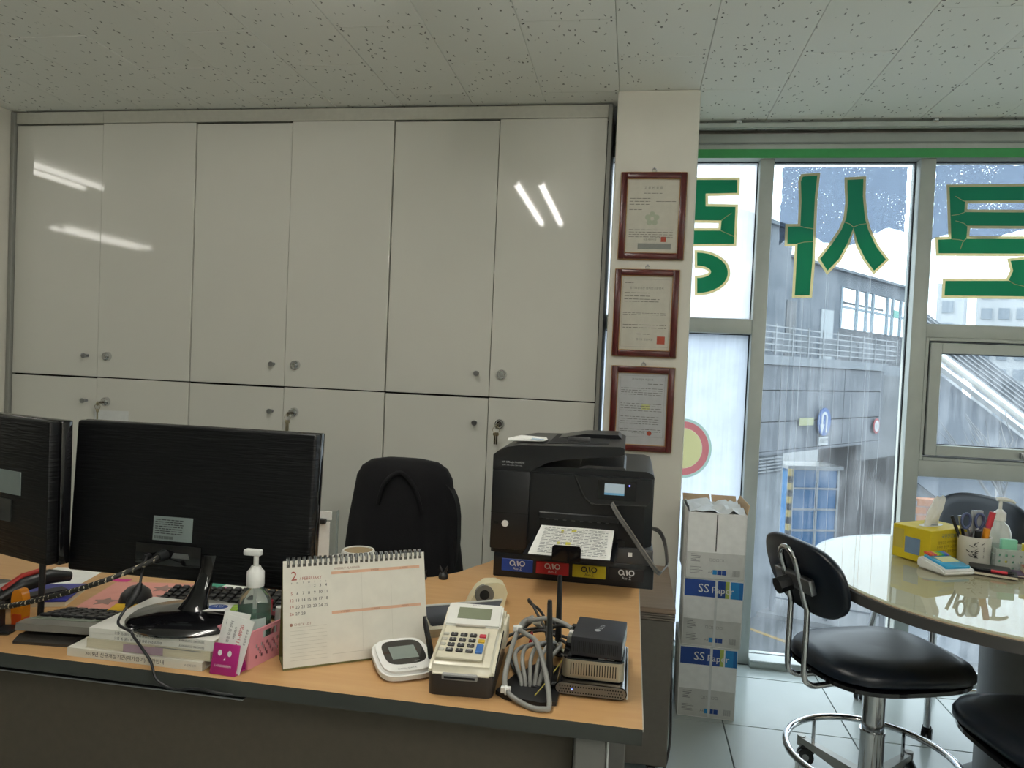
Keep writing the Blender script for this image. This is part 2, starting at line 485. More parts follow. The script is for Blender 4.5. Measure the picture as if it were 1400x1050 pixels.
def frame_bars(name, bars):
    mb = MB()
    for b_ in bars: mb.rbox(b_[0], b_[1], b_[4] if len(b_) > 4 else YF, YB, b_[2], b_[3], .003, 2)
    return mb.build(name, M_alu, None, 40)
HZ = 2.185
W1 = tag(frame_bars('window_1', [(.498, .556, .0, HZ), (-.62, .498, 1.435, 1.499, YF + .004), (-.62, -.56, 0, HZ), (-.56, .498, 0, .05)]), kind='structure')
pane(-.56, .494, 1.499, HZ, M_pane_w, W1); pane(-.56, .494, .05, 1.435, pane_mat('frosted_lower', .6, .8, tint=(.7, .75, .8), haze=(.78, .83, .88)), W1)
seal(-.56, .498, 1.499, HZ, W1); seal(-.56, .498, .05, 1.435, W1)
W2 = tag(frame_bars('window_2', [(1.137, 1.196, 0, HZ), (.556, 1.137, 0, .028, YF - .035)]), kind='structure')
pane(.556, 1.137, .028, HZ, M_pane, W2); seal(.556, 1.137, .028, HZ, W2)
MB().rbox(.556, 1.137, YF - .036, YF + .05, .028, .034, .002, 1).build('sill_plate', M_sill, W2)
W3 = tag(frame_bars('window_3', [(1.196, 1.777, 1.448, 1.504, YF + .004), (1.196, 1.777, .867, .935, YF + .004), (1.777, 1.836, 0, HZ), (1.196, 1.777, 0, .028, YF - .035)]), kind='structure')
pane(1.196, 1.777, 1.504, HZ, M_pane, W3); seal(1.196, 1.777, 1.504, HZ, W3)
pane(1.196, 1.777, .028, .867, M_pane_s, W3); seal(1.196, 1.777, .028, .867, W3)
M_drip = film_mat('dried_run_mark', 'eef2f5', .35, speck=False)
rd_ = random.Random(11)
for x, z1, z0, w_ in ((.665, 1.60, .35, .0022), (.690, 1.60, .25, .0016), (.715, 1.60, .55, .0026), (.640, 1.82, .9, .0016), (.806, 1.71, .45, .0024), (.815, 1.70, .2, .0014), (.985, 1.71, .7, .0022), (1.0, 1.6, .3, .0014), (.76, 1.45, .2, .0012), (.86, 1.3, .3, .0014), (.93, 1.2, .15, .0012), (1.05, 1.35, .25, .0014)):
    n_ = 9; L_ = [(x + rd_.uniform(-.002, .002) - .0 * i, z1 + (z0 - z1) * i / n_) for i in range(n_ + 1)]
    MB().prism([(a + w_ / 2, b_) for a, b_ in L_] + [(a - w_ / 2, b_) for a, b_ in reversed(L_)], YG - .0016, YG - .0010, axis=1).build('run_mark', M_drip, W2)
# top hung sash of window 3
def ring(mb, x0, x1, z0, z1, wd, y0, y1):
    mb.rbox(x0, x0 + wd, y0, y1, z0, z1, .002, 1).rbox(x1 - wd, x1, y0, y1, z0, z1, .002, 1)
    mb.rbox(x0 + wd, x1 - wd, y0, y1, z0, z0 + wd, .002, 1).rbox(x0 + wd, x1 - wd, y0, y1, z1 - wd, z1, .002, 1); return mb
ring(MB(), 1.196, 1.777, .935, 1.448, .014, YF + .002, YB).build('sash_frame', M_alu, W3, 40)
ring(MB(), 1.212, 1.761, .955, 1.430, .022, YF + .012, YB - .01).build('sash_stop', M_line, W3)
sash = ring(MB(), 1.2155, 1.7575, .9585, 1.4265, .043, YF - .006, YF + .06).build('sash', M_alu, W3, 40)
pane(1.2585, 1.7145, 1.0015, 1.3835, M_pane_s, sash, YF + .03); seal(1.2585, 1.7145, 1.0015, 1.3835, sash, YF + .026, .003)
hd = MB().rbox(1.572, 1.588, YF - .022, YF - .006, .965, .99, .003, 2).rbox(1.575, 1.66, YF - .034, YF - .022, .967, .982, .004, 2)
hd.build('sash_handle', M_steel, sash, 40)
W4 = tag(frame_bars('window_4', [(1.836, 3.4, 1.448, 1.504, YF + .004), (2.42, 2.48, 0, HZ), (3.34, 3.4, 0, HZ), (1.836, 3.4, 0, .028, YF - .035)]), kind='structure')
for a, b_ in ((1.836, 2.42), (2.48, 3.34)):
    pane(a, b_, 1.504, HZ, M_pane, W4); pane(a, b_, .028, 1.448, M_pane, W4)
# header, tape and curtain track
hdr = tag(frame_bars('trim_header', [(-.62, 3.4, 2.185, 2.283, 3.272)]), kind='structure')
MB().box(-.62, 3.4, 3.262, 3.272, 2.238, 2.244).build('groove', mat('header_groove', '8b928f', .5), hdr)
M_green_tape = film_mat('green_tape', '2c8a45', .8, speck=False)
MB().box(.205, 3.4, 3.2695, 3.2715, 2.180, 2.217).build('green_tape', mat('green_tape_solid', '3f9a58', .35), hdr)
tr = thing('curtain_track', 'dull aluminium curtain track running under the ceiling along the windows', 'track', (0, 3.235, 2.30))
MB().rbox(.21, 3.35, -.018, .018, -.008, .012, .003, 2).box(.21, 3.35, -.006, .006, -.0095, -.008).build('rail', M_alu, tr)
for x in (.39, 1.155, 1.9):
    MB().rbox(x - .012, x + .012, -.02, .02, .006, .026, .002, 1).cyl((x - .008, -.021, .016), (x + .008, -.021, .016), .004, n=8).build('track_clip', M_chrome, tr)
# grey film left on the upper panes
M_film = film_mat('grey_window_film', 'a6aeb9', .10)
def ragged(x0, x1, z0, z1, amp, step=.02, lower=None):
    pts = []; rnd = random.Random(int(x0 * 100))
    n = int((x1 - x0) / step)
    for i in range(n + 1): pts.append((x0 + (x1 - x0) * i / n, z1 + rnd.uniform(-amp, amp) * .4))
    k = int((z1 - z0) / step)
    for i in range(1, k): pts.append((x1 + rnd.uniform(-amp, amp) * .5, z1 - (z1 - z0) * i / k))
    for i in range(n, -1, -1):
        f = i / n; pts.append((x0 + (x1 - x0) * f, (lower(f) if lower else z0) + rnd.uniform(-amp, amp)))
    for i in range(k - 1, 0, -1): pts.append((x0 + rnd.uniform(-amp, amp) * .5, z1 - (z1 - z0) * i / k))
    return pts
def film(x0, x1, z1, lower, label):
    o = MB().prism(ragged(x0, x1, 1.85, z1, .006, lower=lower), YG - .0022, YG - .0016, axis=1).build('window_film', M_film)
    tag(o, label, 'window film')
film(.60, 1.105, 2.165, lambda f: 1.83 + .05 * f + .03 * math.sin(f * 9), 'torn grey film with ragged edges behind the tall green letter of two strokes')
film(1.215, 1.76, 2.172, lambda f: 1.86 + .05 * f + .02 * math.sin(f * 12), 'torn grey film with ragged edges on the pane above the opening sash')
# big green letters on the glass (seen from behind, so mirrored)
M_letter = film_mat('green_vinyl', '46bb9c', .88, speck=False)
M_cream = film_mat('cream_vinyl', 'f0e8c6', .85, speck=False)
def arc(cx, cz, rx, rz, a0, a1, n=14):
    return [(cx + rx * math.cos(R(a0 + (a1 - a0) * i / n)), cz + rz * math.sin(R(a0 + (a1 - a0) * i / n))) for i in range(n + 1)]
def grow(poly, d):
    """outline pushed out by d"""
    n = len(poly); A = sum(poly[i][0] * poly[(i + 1) % n][1] - poly[(i + 1) % n][0] * poly[i][1] for i in range(n))
    sg = 1 if A > 0 else -1; out = []
    for i in range(n):
        p0, p1, p2 = Vector(poly[i - 1]), Vector(poly[i]), Vector(poly[(i + 1) % n])
        e1 = (p1 - p0).normalized(); e2 = (p2 - p1).normalized()
        n1 = Vector((e1.y, -e1.x)) * sg; n2 = Vector((e2.y, -e2.x)) * sg
        b_ = n1 + n2
        k = d / max(.35, (1 + n1.dot(n2)))
        out.append(tuple(p1 + b_ * k))
    return out
def letter(label, polys, seams=()):
    t = thing('window_letter', label, 'letter', (polys[0][0][0], YG, polys[0][0][1]), group=None)
    for p in polys:
        MB().prism(grow(p, .011), YG - .0030, YG - .0026, axis=1).build('cream_edge', M_cream, t, world=True)
        MB().prism(p, YG - .0040, YG - .0034, axis=1).build('green_stroke', M_letter, t, world=True)
    for s_ in seams:
        MB().tube([(x, YG - .0046, z) for x, z in s_], .0016, n=5).build('seam', M_cream, t, world=True)
    return t
LET = {'mid': [[(0.684, 2.123), (0.743, 2.128), (0.738, 2.039), (0.739, 1.905), (0.742, 1.76), (0.738, 1.614), (0.677, 1.612), (0.677, 1.718), (0.677, 1.834), (0.635, 1.834), (0.634, 1.908), (0.685, 1.909), (0.684, 2.018), (0.677, 2.102)], [(0.866, 2.109), (0.93, 2.113), (0.932, 2.04), (0.945, 1.948), (0.961, 1.898), (0.997, 1.827), (1.039, 1.773), (0.994, 1.725), (0.956, 1.775), (0.924, 1.836), (0.901, 1.905), (0.88, 1.84), (0.85, 1.773), (0.806, 1.721), (0.773, 1.771), (0.817, 1.834), (0.853, 1.896), (0.87, 1.947), (0.874, 2.019), (0.868, 2.07)]], 'mid_s': [[(0.685, 1.909), (0.705, 1.904), (0.741, 1.899)], [(0.674, 1.834), (0.704, 1.842), (0.74, 1.845)], [(0.861, 1.931), (0.885, 1.922), (0.901, 1.909), (0.924, 1.92), (0.95, 1.924)]], 'left': [[(0.137, 2.107), (0.412, 2.108), (0.414, 2.052), (0.28, 2.048), (0.283, 1.992), (0.41, 1.991), (0.411, 1.83), (0.151, 1.823), (0.148, 1.884), (0.352, 1.887), (0.354, 1.931), (0.146, 1.931)], [(0.256, 1.789), (0.281, 1.788), (0.304, 1.784), (0.326, 1.777), (0.346, 1.767), (0.363, 1.756), (0.377, 1.742), (0.386, 1.727), (0.391, 1.711), (0.392, 1.695), (0.388, 1.679), (0.38, 1.663), (0.368, 1.649), (0.353, 1.637), (0.334, 1.626), (0.312, 1.618), (0.289, 1.613), (0.265, 1.611), (0.262, 1.677), (0.279, 1.678), (0.294, 1.682), (0.307, 1.687), (0.316, 1.694), (0.32, 1.702), (0.32, 1.709), (0.314, 1.717), (0.305, 1.723), (0.292, 1.728), (0.276, 1.731), (0.259, 1.732)]], 'left_s': [[(0.354, 1.931), (0.372, 1.947), (0.394, 1.963)], [(0.352, 1.887), (0.381, 1.874), (0.41, 1.862)]], 'right': [[(1.271, 2.08), (1.751, 2.088), (1.754, 2.03), (1.334, 2.024), (1.334, 1.977), (1.757, 1.978), (1.76, 1.923), (1.349, 1.921), (1.348, 1.866), (1.764, 1.872), (1.767, 1.811), (1.244, 1.804), (1.239, 1.861), (1.29, 1.864)], [(1.522, 1.778), (1.59, 1.786), (1.611, 1.738), (1.614, 1.689), (1.774, 1.693), (1.778, 1.636), (1.277, 1.628), (1.277, 1.689), (1.518, 1.695), (1.534, 1.737)]], 'right_s': [[(1.296, 2.042), (1.32, 2.027), (1.336, 2.02)], [(1.285, 1.962), (1.314, 1.967), (1.337, 1.977)], [(1.302, 1.94), (1.335, 1.93), (1.349, 1.918)], [(1.292, 1.864), (1.32, 1.862), (1.337, 1.858)], [(1.352, 1.873), (1.335, 1.852), (1.327, 1.822)], [(1.518, 1.697), (1.542, 1.682), (1.578, 1.674)]]}
letter('tall green vinyl letter shape with side bar and a forked stroke on the middle pane', LET['mid'], LET['mid_s'])
letter('green vinyl letter with three bars above a ring, beside the certificate column', LET['left'], LET['left_s'])
letter('green vinyl letter of stacked bars above the opening sash', LET['right'], LET['right_s'])
# round sticker low on the frosted pane
st = thing('window_sticker', 'round yellow sticker with a red rim on the frosted pane', 'sticker', (.235, YG - .003, .92))
def annulus(ro, ri, y0, y1, n=40):
    mb = MB(); vs = [(r * math.cos(2 * math.pi * i / n), y, r * 1.05 * math.sin(2 * math.pi * i / n)) for y in (y0, y1) for r in (ro, ri) for i in range(n)]
    fs = []
    for i in range(n):
        j = (i + 1) % n
        fs += [(i, j, n + j, n + i), (2 * n + i, 3 * n + i, 3 * n + j, 2 * n + j), (i, 2 * n + i, 2 * n + j, j), (n + i, n + j, 3 * n + j, 3 * n + i)]
    return mb.add(vs, fs)
def yz_disc(r, y0, y1): return MB().prism([(r * math.cos(2 * math.pi * i / 40), r * 1.05 * math.sin(2 * math.pi * i / 40)) for i in range(40)], y0, y1, axis=1)
annulus(.127, .116, 0, .0008).build('pale_rim', film_mat('pale_green_vinyl', 'dcebdf', .4, speck=False), st)
annulus(.1155, .086, 0, .0008).build('red_rim', film_mat('red_vinyl', 'eab4b2', .4, speck=False), st)
yz_disc(.0855, 0, .0008).build('yellow_field', film_mat('yellow_vinyl', 'efe9c4', .4, speck=False), st)

# ================================================================== CABINETS
XS = [-2.845, -2.400, -1.942, -1.492, -1.034, -.584, -.143]
YC = 3.0
M_knob = M_chrome
def lockset(door, x, z, keyed):
    lk = MB().cyl((x, YC - .018, z), (x, YC - .003, z), .019, .021, 24).cyl((x, YC - .024, z), (x, YC - .018, z), .012, .0165, 24)
    lk.cyl((x - .0, YC - .0265, z), (x, YC - .024, z), .008, n=16).box(x - .0012, x + .0012, YC - .0272, YC - .0265, z - .006, z + .006)
    o = lk.build('cam_lock', M_chrome, door, 40, world=True)
    return o
def key(door, x, z, bunch):
    k = MB().box(x - .001, x + .001, YC - .045, YC - .027, z - .005, z + .005).cyl((x - .0012, YC - .052, z - .004), (x + .0012, YC - .052, z - .004), .010, n=16)
    k.tube([(x + .014 * math.cos(t), YC - .052, z - .018 + .014 * math.sin(t)) for t in [i * math.pi / 8 for i in range(16)]], .0012, 5, closed=True)
    for q in range(bunch):
        dx = (q - (bunch - 1) / 2) * .009
        k.cyl((x + dx, YC - .053 - q * .003, z - .036), (x + dx + .0005, YC - .0505 - q * .003, z - .036), .0085, n=14)
        k.box(x + dx - .0035, x + dx + .0035, YC - .053 - q * .003, YC - .051 - q * .003, z - .078, z - .040)
    return k.build('key', mat('brass_nickel_key', 'b8b09a', .25, metal=1.), door, 40, world=True)
labs = ['white glossy two-door cabinet next to the pilaster, with a paper note under its lock',
        'white glossy two-door cabinet between the other two cabinets', 'white glossy two-door cabinet next to the wall column']
for u in range(3):
    xa, xm, xb = XS[2 * u], XS[2 * u + 1], XS[2 * u + 2]
    cb = thing('storage_cabinet', labs[u], 'cabinet', ((xa + xb) / 2, YC + .02, 0), group='wall of white cabinets')
    MB().box(xa + .001, xb - .001, YC + .021, YC + .36, .0, 2.262).build('body', M_dark, cb, world=True)
    MB().box(xa + .001, xb - .001, YC - .004, YC + .021, .0, .07).build('plinth', M_crown, cb, world=True)
    for (z0, z1, kz) in ((1.1235, 2.262, 1.218), (.073, 1.1185, 1.013)):
        for side in (0, 1):
            d = MB()
            x0, x1 = (xa + .0025, xm - .0016) if side == 0 else (xm + .0016, xb - .0025)
            yo = 0 if side == 0 else -.0035
            zt = z1 - .003 if side == 0 else z1 + (.002 if z1 > 2 else -.0)
            d.rbox(x0, x1, YC + yo, YC + .019 + yo, z0, zt, .0016, 2)
            cy = .0
            do = d.build('door', M_cab, cb, None, world=True)
            PM[do.name] = PM[cb.name]
            # doors never hang perfectly true
            if side == 0:
                kn = MB().cyl((xm - .052, YC - .006, kz), (xm - .052, YC, kz), .007, n=14).cyl((xm - .052, YC - .022, kz), (xm - .052, YC - .006, kz), .0045, n=12).cyl((xm - .052, YC - .030, kz), (xm - .052, YC - .022, kz), .0115, .0095, n=18)
                kn.build('knob', M_steel, do, 40, world=True)
            else:
                lockset(do, xm + .052, kz, kz < 1.1)
                if kz < 1.1: key(do, xm + .046, kz - .003, 2 if u else 1)
# trim round the cabinets
tag(MB().rbox(-2.866, -2.846, 2.985, 3.36, 0, 2.318, .002, 1).build('trim_1', mat('grey_cabinet_edge', '8d8e88', .5)), kind='structure')
tag(MB().rbox(-.1425, -.1265, 2.985, 3.32, 0, 2.318, .002, 1).build('trim_2', mat('grey_cabinet_edge', '8d8e88', .5)), kind='structure')
cr = MB()
cr.rbox(-2.8455, XS[1], 2.996, 3.02, 2.266, 2.318, .001, 1); cr.rbox(XS[1] + .0006, -.1435, 2.996, 3.02, 2.266, 2.318, .001, 1)
tag(cr.build('trim_crown', M_crown), kind='structure')
# taped note
nt_ = MB().box(-.085, .085, 0, .0006, -.028, .028)
no = nt_.build('taped_note', mat('note_paper', 'd6d8d6', .6)); no.location = (-2.32, YC - .0042, .945); no.rotation_euler = (0, R(-1.2), 0)
tag(no, 'white paper note taped under the lock of the cabinet by the pilaster', 'note')

# ================================================================== CERTIFICATES
M_frame = mat('mahogany_frame', '4a1512', .28, var=(30, .2))
M_gold = mat('gold_bead', 'b98f5e', .35, metal=.4)
M_matw = mat('certificate_paper', 'cfcbbd', .6)
M_seal_red = mat('red_seal_ink', 'b4533f', .8)
M_faint = mat('faint_emblem_ink', 'b4bba4', .8)
M_grey_bar = mat('grey_bar_print', '8f918c', .8)
def certificate(label, cx, cz, wd, ht, kind):
    t = thing('framed_certificate', label, 'certificate', (cx, 2.87, cz), group='certificates on the wall column')
    hw, hh, b_ = wd / 2, ht / 2, .022
    fr = MB()
    for (x0, x1, z0, z1) in ((-hw, -hw + b_, -hh, hh), (hw - b_, hw, -hh, hh), (-hw + b_, hw - b_, hh - b_, hh), (-hw + b_, hw - b_, -hh, -hh + b_)):
        fr.rbox(x0, x1, -.018, -.002, z0, z1, .003, 2)
    fr.build('frame', M_frame, t, 40)
    g = MB(); ring(g, -hw - .0025, hw + .0025, -hh - .0025, hh + .0025, .003, -.012, -.002); ring(g, -hw + b_ - .001, hw - b_ + .001, -hh + b_ - .001, hh - b_ + .001, .0035, -.0145, -.004)
    g.build('gold_bead', M_gold, t)
    iw, ih = hw - b_, hh - b_
    sh = MB().box(-iw, iw, -.006, -.004, -ih, ih).build('document', M_matw if kind < 2 else mat('cool_certificate_paper', 'c4c6c8', .6), t)
    F = frame((0, -.006, 0), (1, 0, 0), (0, 0, 1))
    rn = random.Random(kind + 3)
    k = MB(); c = MB(); cfa = MB()
    def lines(z, x0, x1, n, dz, h=.0022, gap=.35):
        for i in range(n):
            x = x0
            while x < x1:
                l_ = rn.uniform(.006, .022)
                rect(k, x, min(x + l_, x1), z - i * dz - h / 2, z - i * dz + h / 2, F); x += l_ + rn.uniform(.002, .005)
    if kind == 0:
        put_text(k, '고 유 번 호 증', .0125, 0, ih - .035, F, 'CENTER'); lines(ih - .055, -.035, .035, 1, .01)
        lines(ih - .075, -iw + .012, -.01, 3, .011); lines(ih - .086, .012, iw - .012, 1, .011); lines(ih - .117, -iw + .012, -.04, 1, .01)
        for q in range(5):
            a = R(90 + 72 * q); x, y = .017 * math.cos(a), .017 * math.sin(a)
            cfa.add([(x + .011 * math.cos(b2), y - .01 + .011 * math.sin(b2), .0003) for b2 in [i * math.pi / 8 for i in range(16)]], [tuple(range(16))], F)
        lines(-.052, -iw + .014, iw - .02, 4, .009, .0018); put_text(k, '서초세무서장', .009, -.005, -ih + .052, F, 'CENTER'); lines(-ih + .066, -.03, .03, 1, .01)
        rect(c, .036, .055, -ih + .044, -ih + .064, F)
        g2 = MB(); rect(g2, -.05, iw - .025, -ih + .016, -ih + .038, F); g2.build('grey_bar', M_grey_bar, sh)
    elif kind == 1:
        rect(k, -iw + .008, iw - .008, ih - .0145, ih - .0140, F); rect(k, -iw + .008, iw - .008, -ih + .0140, -ih + .0145, F)
        rect(k, -iw + .008, -iw + .0085, -ih + .014, ih - .014, F); rect(k, iw - .0085, iw - .008, -ih + .014, ih - .014, F)
        put_text(k, '장기요양기관 설치신고증명서', .0105, 0, ih - .048, F, 'CENTER')
        lines(ih - .028, -iw + .015, -.05, 1, .01); lines(ih - .066, -iw + .015, .015, 2, .012); lines(ih - .09, -iw + .015, .05, 2, .009)
        lines(.0, -iw + .012, iw - .02, 2, .006, .0016); lines(-.045, -iw + .014, iw - .018, 2, .011)
        lines(-.08, -.03, .02, 1, .01); put_text(k, '경기도 고양시장', .0095, .0, -ih + .042, F, 'CENTER')
        rect(c, .047, .077, -ih + .026, -ih + .056, F)
    else:
        rect(k, -iw + .012, iw - .012, ih - .0125, ih - .0120, F); rect(k, -iw + .012, iw - .012, -ih + .0320, -ih + .0325, F)
        rect(k, -iw + .012, -iw + .0125, -ih + .032, ih - .012, F); rect(k, iw - .0125, iw - .012, -ih + .032, ih - .012, F)
        put_text(k, '장기요양급여 제공기록', .0085, 0, ih - .026, F, 'CENTER'); lines(ih - .042, .02, iw - .018, 1, .01)
        lines(ih - .06, -iw + .016, iw - .02, 4, .008, .0018); lines(.02, -iw + .016, iw - .02, 4, .009, .0018)
        lines(-.03, -iw + .018, iw - .03, 4, .009, .0018); lines(-.078, -iw + .016, iw - .02, 2, .008, .0018)
        put_text(k, '요양기관 대표', .0085, -.008, -ih + .048, F, 'CENTER')
        c.add([(.033 + .009 * math.cos(a), -ih + .047 + .009 * math.sin(a), .0003) for a in [i * math.pi / 10 for i in range(20)]], [tuple(range(20))], F)
        y_ = MB(); rect(y_, .0, .03, -.002, .018, F, .0002); y_.build('yellow_mark', mat('highlighter', 'cdd08d', .8), sh)
    k.build('print', mat('certificate_print', '6a6862', .8), sh)
    if c.v: c.build('red_seal', M_seal_red, sh)
    if cfa.v: cfa.build('emblem', M_faint, sh)
    # glass
    gm = MB().box(-iw, iw, -.0105, -.0095, -ih, ih)
    gm.build('glass', MATS.get('picture_glass') or pane_mat('picture_glass', .0, .02, tint=(.97, .97, .97)), t)
    MB().tube([(.008 * math.cos(a), -.006, hh + .009 + .008 * math.sin(a)) for a in [R(-30 + i * 24) for i in range(11)]], .0016, 6).box(-.006, .006, -.006, -.002, hh, hh + .004).cyl((0, -.01, hh + .018), (0, 0, hh + .018), .003, n=8).build('hanger', M_steel, t)
certificate('framed certificate with grey bar, top one on the wall column', .046, 1.848, .243, .327, 0)
certificate('framed certificate with big square red seal, middle one on the column', .038, 1.479, .239, .330, 1)
certificate('framed certificate full of ruled tables, lowest one on the column', .040, 1.112, .236, .322, 2)

# ================================================================== CEILING LAMPS (some mirrored in the cabinet doors, others added unseen as fill)
LAMP = 46.0
def lamp(x, y, label, k_=1.0):
    t = thing('ceiling_lamp', label, 'lamp', (x, y, ZC), group='twin tube lamps behind the camera')
    MB().prism([(-.11, 0), (.11, 0), (.06, -.03), (-.06, -.03)], -.62, .62, axis=1).build('housing', M_white, t)
    for sx in (-.07, .07):
        MB().cyl((sx, -.595, -.045), (sx, .595, -.045), .0145, n=14).build('tube', mat('lit_tube_%d' % int(k_ * 100), 'ffffff', .5, emit=('fffbf3', LAMP * k_)), t)
        for sy in (-.615, .595): MB().box(sx - .015, sx + .015, sy, sy + .02, -.062, 0).build('socket', M_white, t)
lamp(-.63, 1.28, 'twin tube ceiling lamp over the office desk', 1.1)
lamp(-3.51, 2.29, 'twin tube ceiling lamp beyond the pilaster', .22)
lamp(-5.05, -.35, 'twin tube ceiling lamp over the far side of the office', .22)
lamp(1.0, -.7, 'added unseen twin tube fill lamp over the aisle behind the camera', 1.5)  # added out of view to brighten surfaces that face the camera
lamp(1.0, -2.6, 'added unseen twin tube fill lamp near the back wall')  # added fill light, unseen and clear of the door reflections
lamp(2.5, -.3, 'added unseen twin tube fill lamp near the right wall', 1.6)  # unseen addition that brightens the stools, boxes and drum leg

# ================================================================== OUTSIDE: the street and the building across it
K = 2.6
UX, UY = .6112, .7915          # direction of the facade across the street
BX, BY = 1.07 * K, 6.41 * K
FACE = Matrix.Translation((BX, BY, 1.27)) @ Matrix(((UX, -UY, 0, 0), (UY, UX, 0, 0), (0, 0, 1, 0), (0, 0, 0, 1))) @ Matrix.Translation((0, 0, 0))
def fz(z): return (z - 1.27) * K
GZ = fz(-.82)
M_road = mat('asphalt', '585c60', .9, var=(1.5, .08), bump=(60, .3))
M_conc = mat('grey_cladding', '585e66', .6, var=(.8, .05))
M_conc2 = mat('pale_render', '72787e', .8, var=(.6, .06))
M_dkwall = mat('dark_shutter', '3c3c3e', .8, var=(.9, .12), stretch=(.3, .3, 4))
M_upper = mat('upper_cladding', '48535e', .6, var=(.5, .06))
M_rail = mat('galvanised_rail', '83888c', .45, metal=.3)
M_yellow = mat('road_paint_yellow', '937b48', .8, var=(6, .15))
M_pave = mat('pavement', '6e7174', .9, var=(2, .06))
g_ = MB().box(-40, 60, 3.6, 90, 1.27 + GZ - .3, 1.27 + GZ).build('ground', M_road); tag(g_, kind='structure')
def fbox(mb, t0, t1, o0, o1, z0, z1): return mb.box(t0 * K, t1 * K, o0 * K, o1 * K, fz(z0), fz(z1), FACE)
b = thing('station_building', 'grey clad building across the street with a railed upper deck', 'building', (BX, BY, 1.27 + GZ))
def part(name, m, parent, *boxes, smooth=None):
    mb = MB()
    for q in boxes: fbox(mb, *q)
    return mb.build(name, m, parent, smooth, world=True)
# cladding panels, each its own piece with open joints
ts = [-2.3, -.98, .33, 1.64, 2.63]
zs = [.60, .855, 1.125, 1.345]
for i in range(4):
    for j in range(3):
        part('cladding_panel', M_conc, b, (ts[i] + .006, ts[i + 1] - .006, 0, .05, zs[j] + .005, zs[j + 1] - .005))
part('panel_backing', M_dark, b, (-2.3, 2.62, .03, .25, .60, 1.345))
part('deck_slab', M_conc2, b, (-2.3, 2.66, -.03, .9, 1.345, 1.425), (2.0, 6.0, .25, 1.6, 1.30, 1.42))
part('soffit', M_conc, b, (-2.3, 2.63, -.01, .75, .575, .60))
part('lower_wall', M_conc2, b, (-2.3, .49, .02, .6, -.84, .575))
for k_ in range(5):
    for c_ in range(4): part('vent_slat', M_rail, b, (-.12 + .135 * c_, .005 + .135 * c_, -.004, .02, .425 + .028 * k_, .438 + .028 * k_))
part('vent_recess', mat('vent_dark', '434c54', .7), b, (-.14, .44, .012, .022, .41, .56))
part('inner_wall', M_dkwall, b, (2.92, 5.6, .74, .8, -.84, 1.3))
part('end_wall', mat('end_wall_render', '64686c', .8), b, (2.66, 5.2, .20, .26, .35, 1.30))
# upper storey behind the deck
part('upper_wall', M_upper, b, (-2.3, 3.42, .85, .9, 1.425, 2.55))
part('lintel_wall', M_upper, b, (3.42, 6.2, .85, .9, 2.38, 2.55))
part('stair_tower', M_upper, b, (-2.3, 2.0, .80, .86, 1.425, 2.83))
part('upper_roof', mat('upper_roof_sheet', '515b64', .7), b, (2.0, 6.3, .78, 1.2, 2.55, 2.58))
part('tower_roof', mat('upper_roof_sheet', '515b64', .7), b, (-2.4, 2.05, .75, 1.3, 2.83, 2.87))
part('door_leaf', mat('pale_door', '828b90', .4), b, (2.89, 3.22, .835, .85, 1.44, 2.06))
part('dark_opening', mat('opening_dark', '30363c', .4), b, (1.94, 2.15, .79, .80, 1.44, 2.08))
part('parapet', mat('parapet_grey', '4e5257', .8), b, (3.42, 6.2, .86, .90, 1.425, 1.87))
for t_ in (3.42, 3.9, 4.2, 4.41, 4.91, 5.1, 5.4): part('window_post', mat('window_post_paint', '657884', .5), b, (t_, t_ + .05, .84, .87, 1.87, 2.38))
part('window_rail', mat('window_post_paint', '657884', .5), b, (3.45, 6.2, .85, .865, 2.12, 2.15))
part('bracket', mat('bracket_steel', '4c555d', .5), b, (3.5, 6.0, 1.3, 1.32, 2.28, 2.31))
part('exit_plate', mat('green_plate', '3f8f80', .5), b, (5.12, 5.3, .83, .84, 2.12, 2.22))
# deck railing
rl = thing('deck_railing', 'galvanised railing of thin bars along the upper deck', 'railing', (BX, BY, 1.27 + fz(1.425)))
for k_ in range(16): part('post', M_rail, rl, (-1.6 + .31 * k_, -1.585 + .31 * k_, .03, .045, 1.425, 1.70))
for k_ in range(5): part('rail', M_rail, rl, (-1.6, 3.05, .035, .042, 1.465 + .052 * k_, 1.475 + .052 * k_))
for k_ in range(10): part('infill_panel', M_conc2, rl, (-1.5 + .46 * k_, -1.12 + .46 * k_, .10, .115, 1.46, 1.63))
# signs fixed to the cladding
def ring_prism(mb, r, y0, y1, n=28): return mb.prism([(r * math.cos(2 * math.pi * i / n), r * math.sin(2 * math.pi * i / n)) for i in range(n)], y0, y1, axis=1)
def sign(label, t_, z, rz): return thing('traffic_sign', label, 'sign', tuple((FACE @ Vector((t_ * K, -.03 * K, fz(z))))), rz)
fa = math.atan2(UY, UX)
sg = sign('round blue U-turn sign on the grey cladding', 1.17, .835, fa)
ring_prism(MB(), .34, 0, .03).build('plate', mat('sign_blue', '2e5490', .4), sg)
ar = MB(); ar.prism([(-.14, -.05), (-.14, .08)] + [(-.02 + .12 * math.cos(R(180 - i * 20)), .08 + .13 * math.sin(R(180 - i * 20))) for i in range(1, 9)] + [(.10, .08), (.10, -.22), (.04, -.22), (.04, .08)] + [(-.02 + .06 * math.cos(R(i * 20)), .08 + .07 * math.sin(R(i * 20))) for i in range(1, 9)] + [(-.08, .08), (-.08, -.05)], -.012, 0, axis=1)
ar.prism([(-.20, -.05), (-.02, -.05), (-.11, -.24)], -.012, 0, axis=1)
ar.xf(Matrix.Diagonal((1.35, 1, 1.2, 1)))
ar.build('arrow', mat('sign_white', 'b2b6b9', .5), sg)
sg = sign('small white plate with dark lettering under the U-turn sign', 1.17, .655, fa)
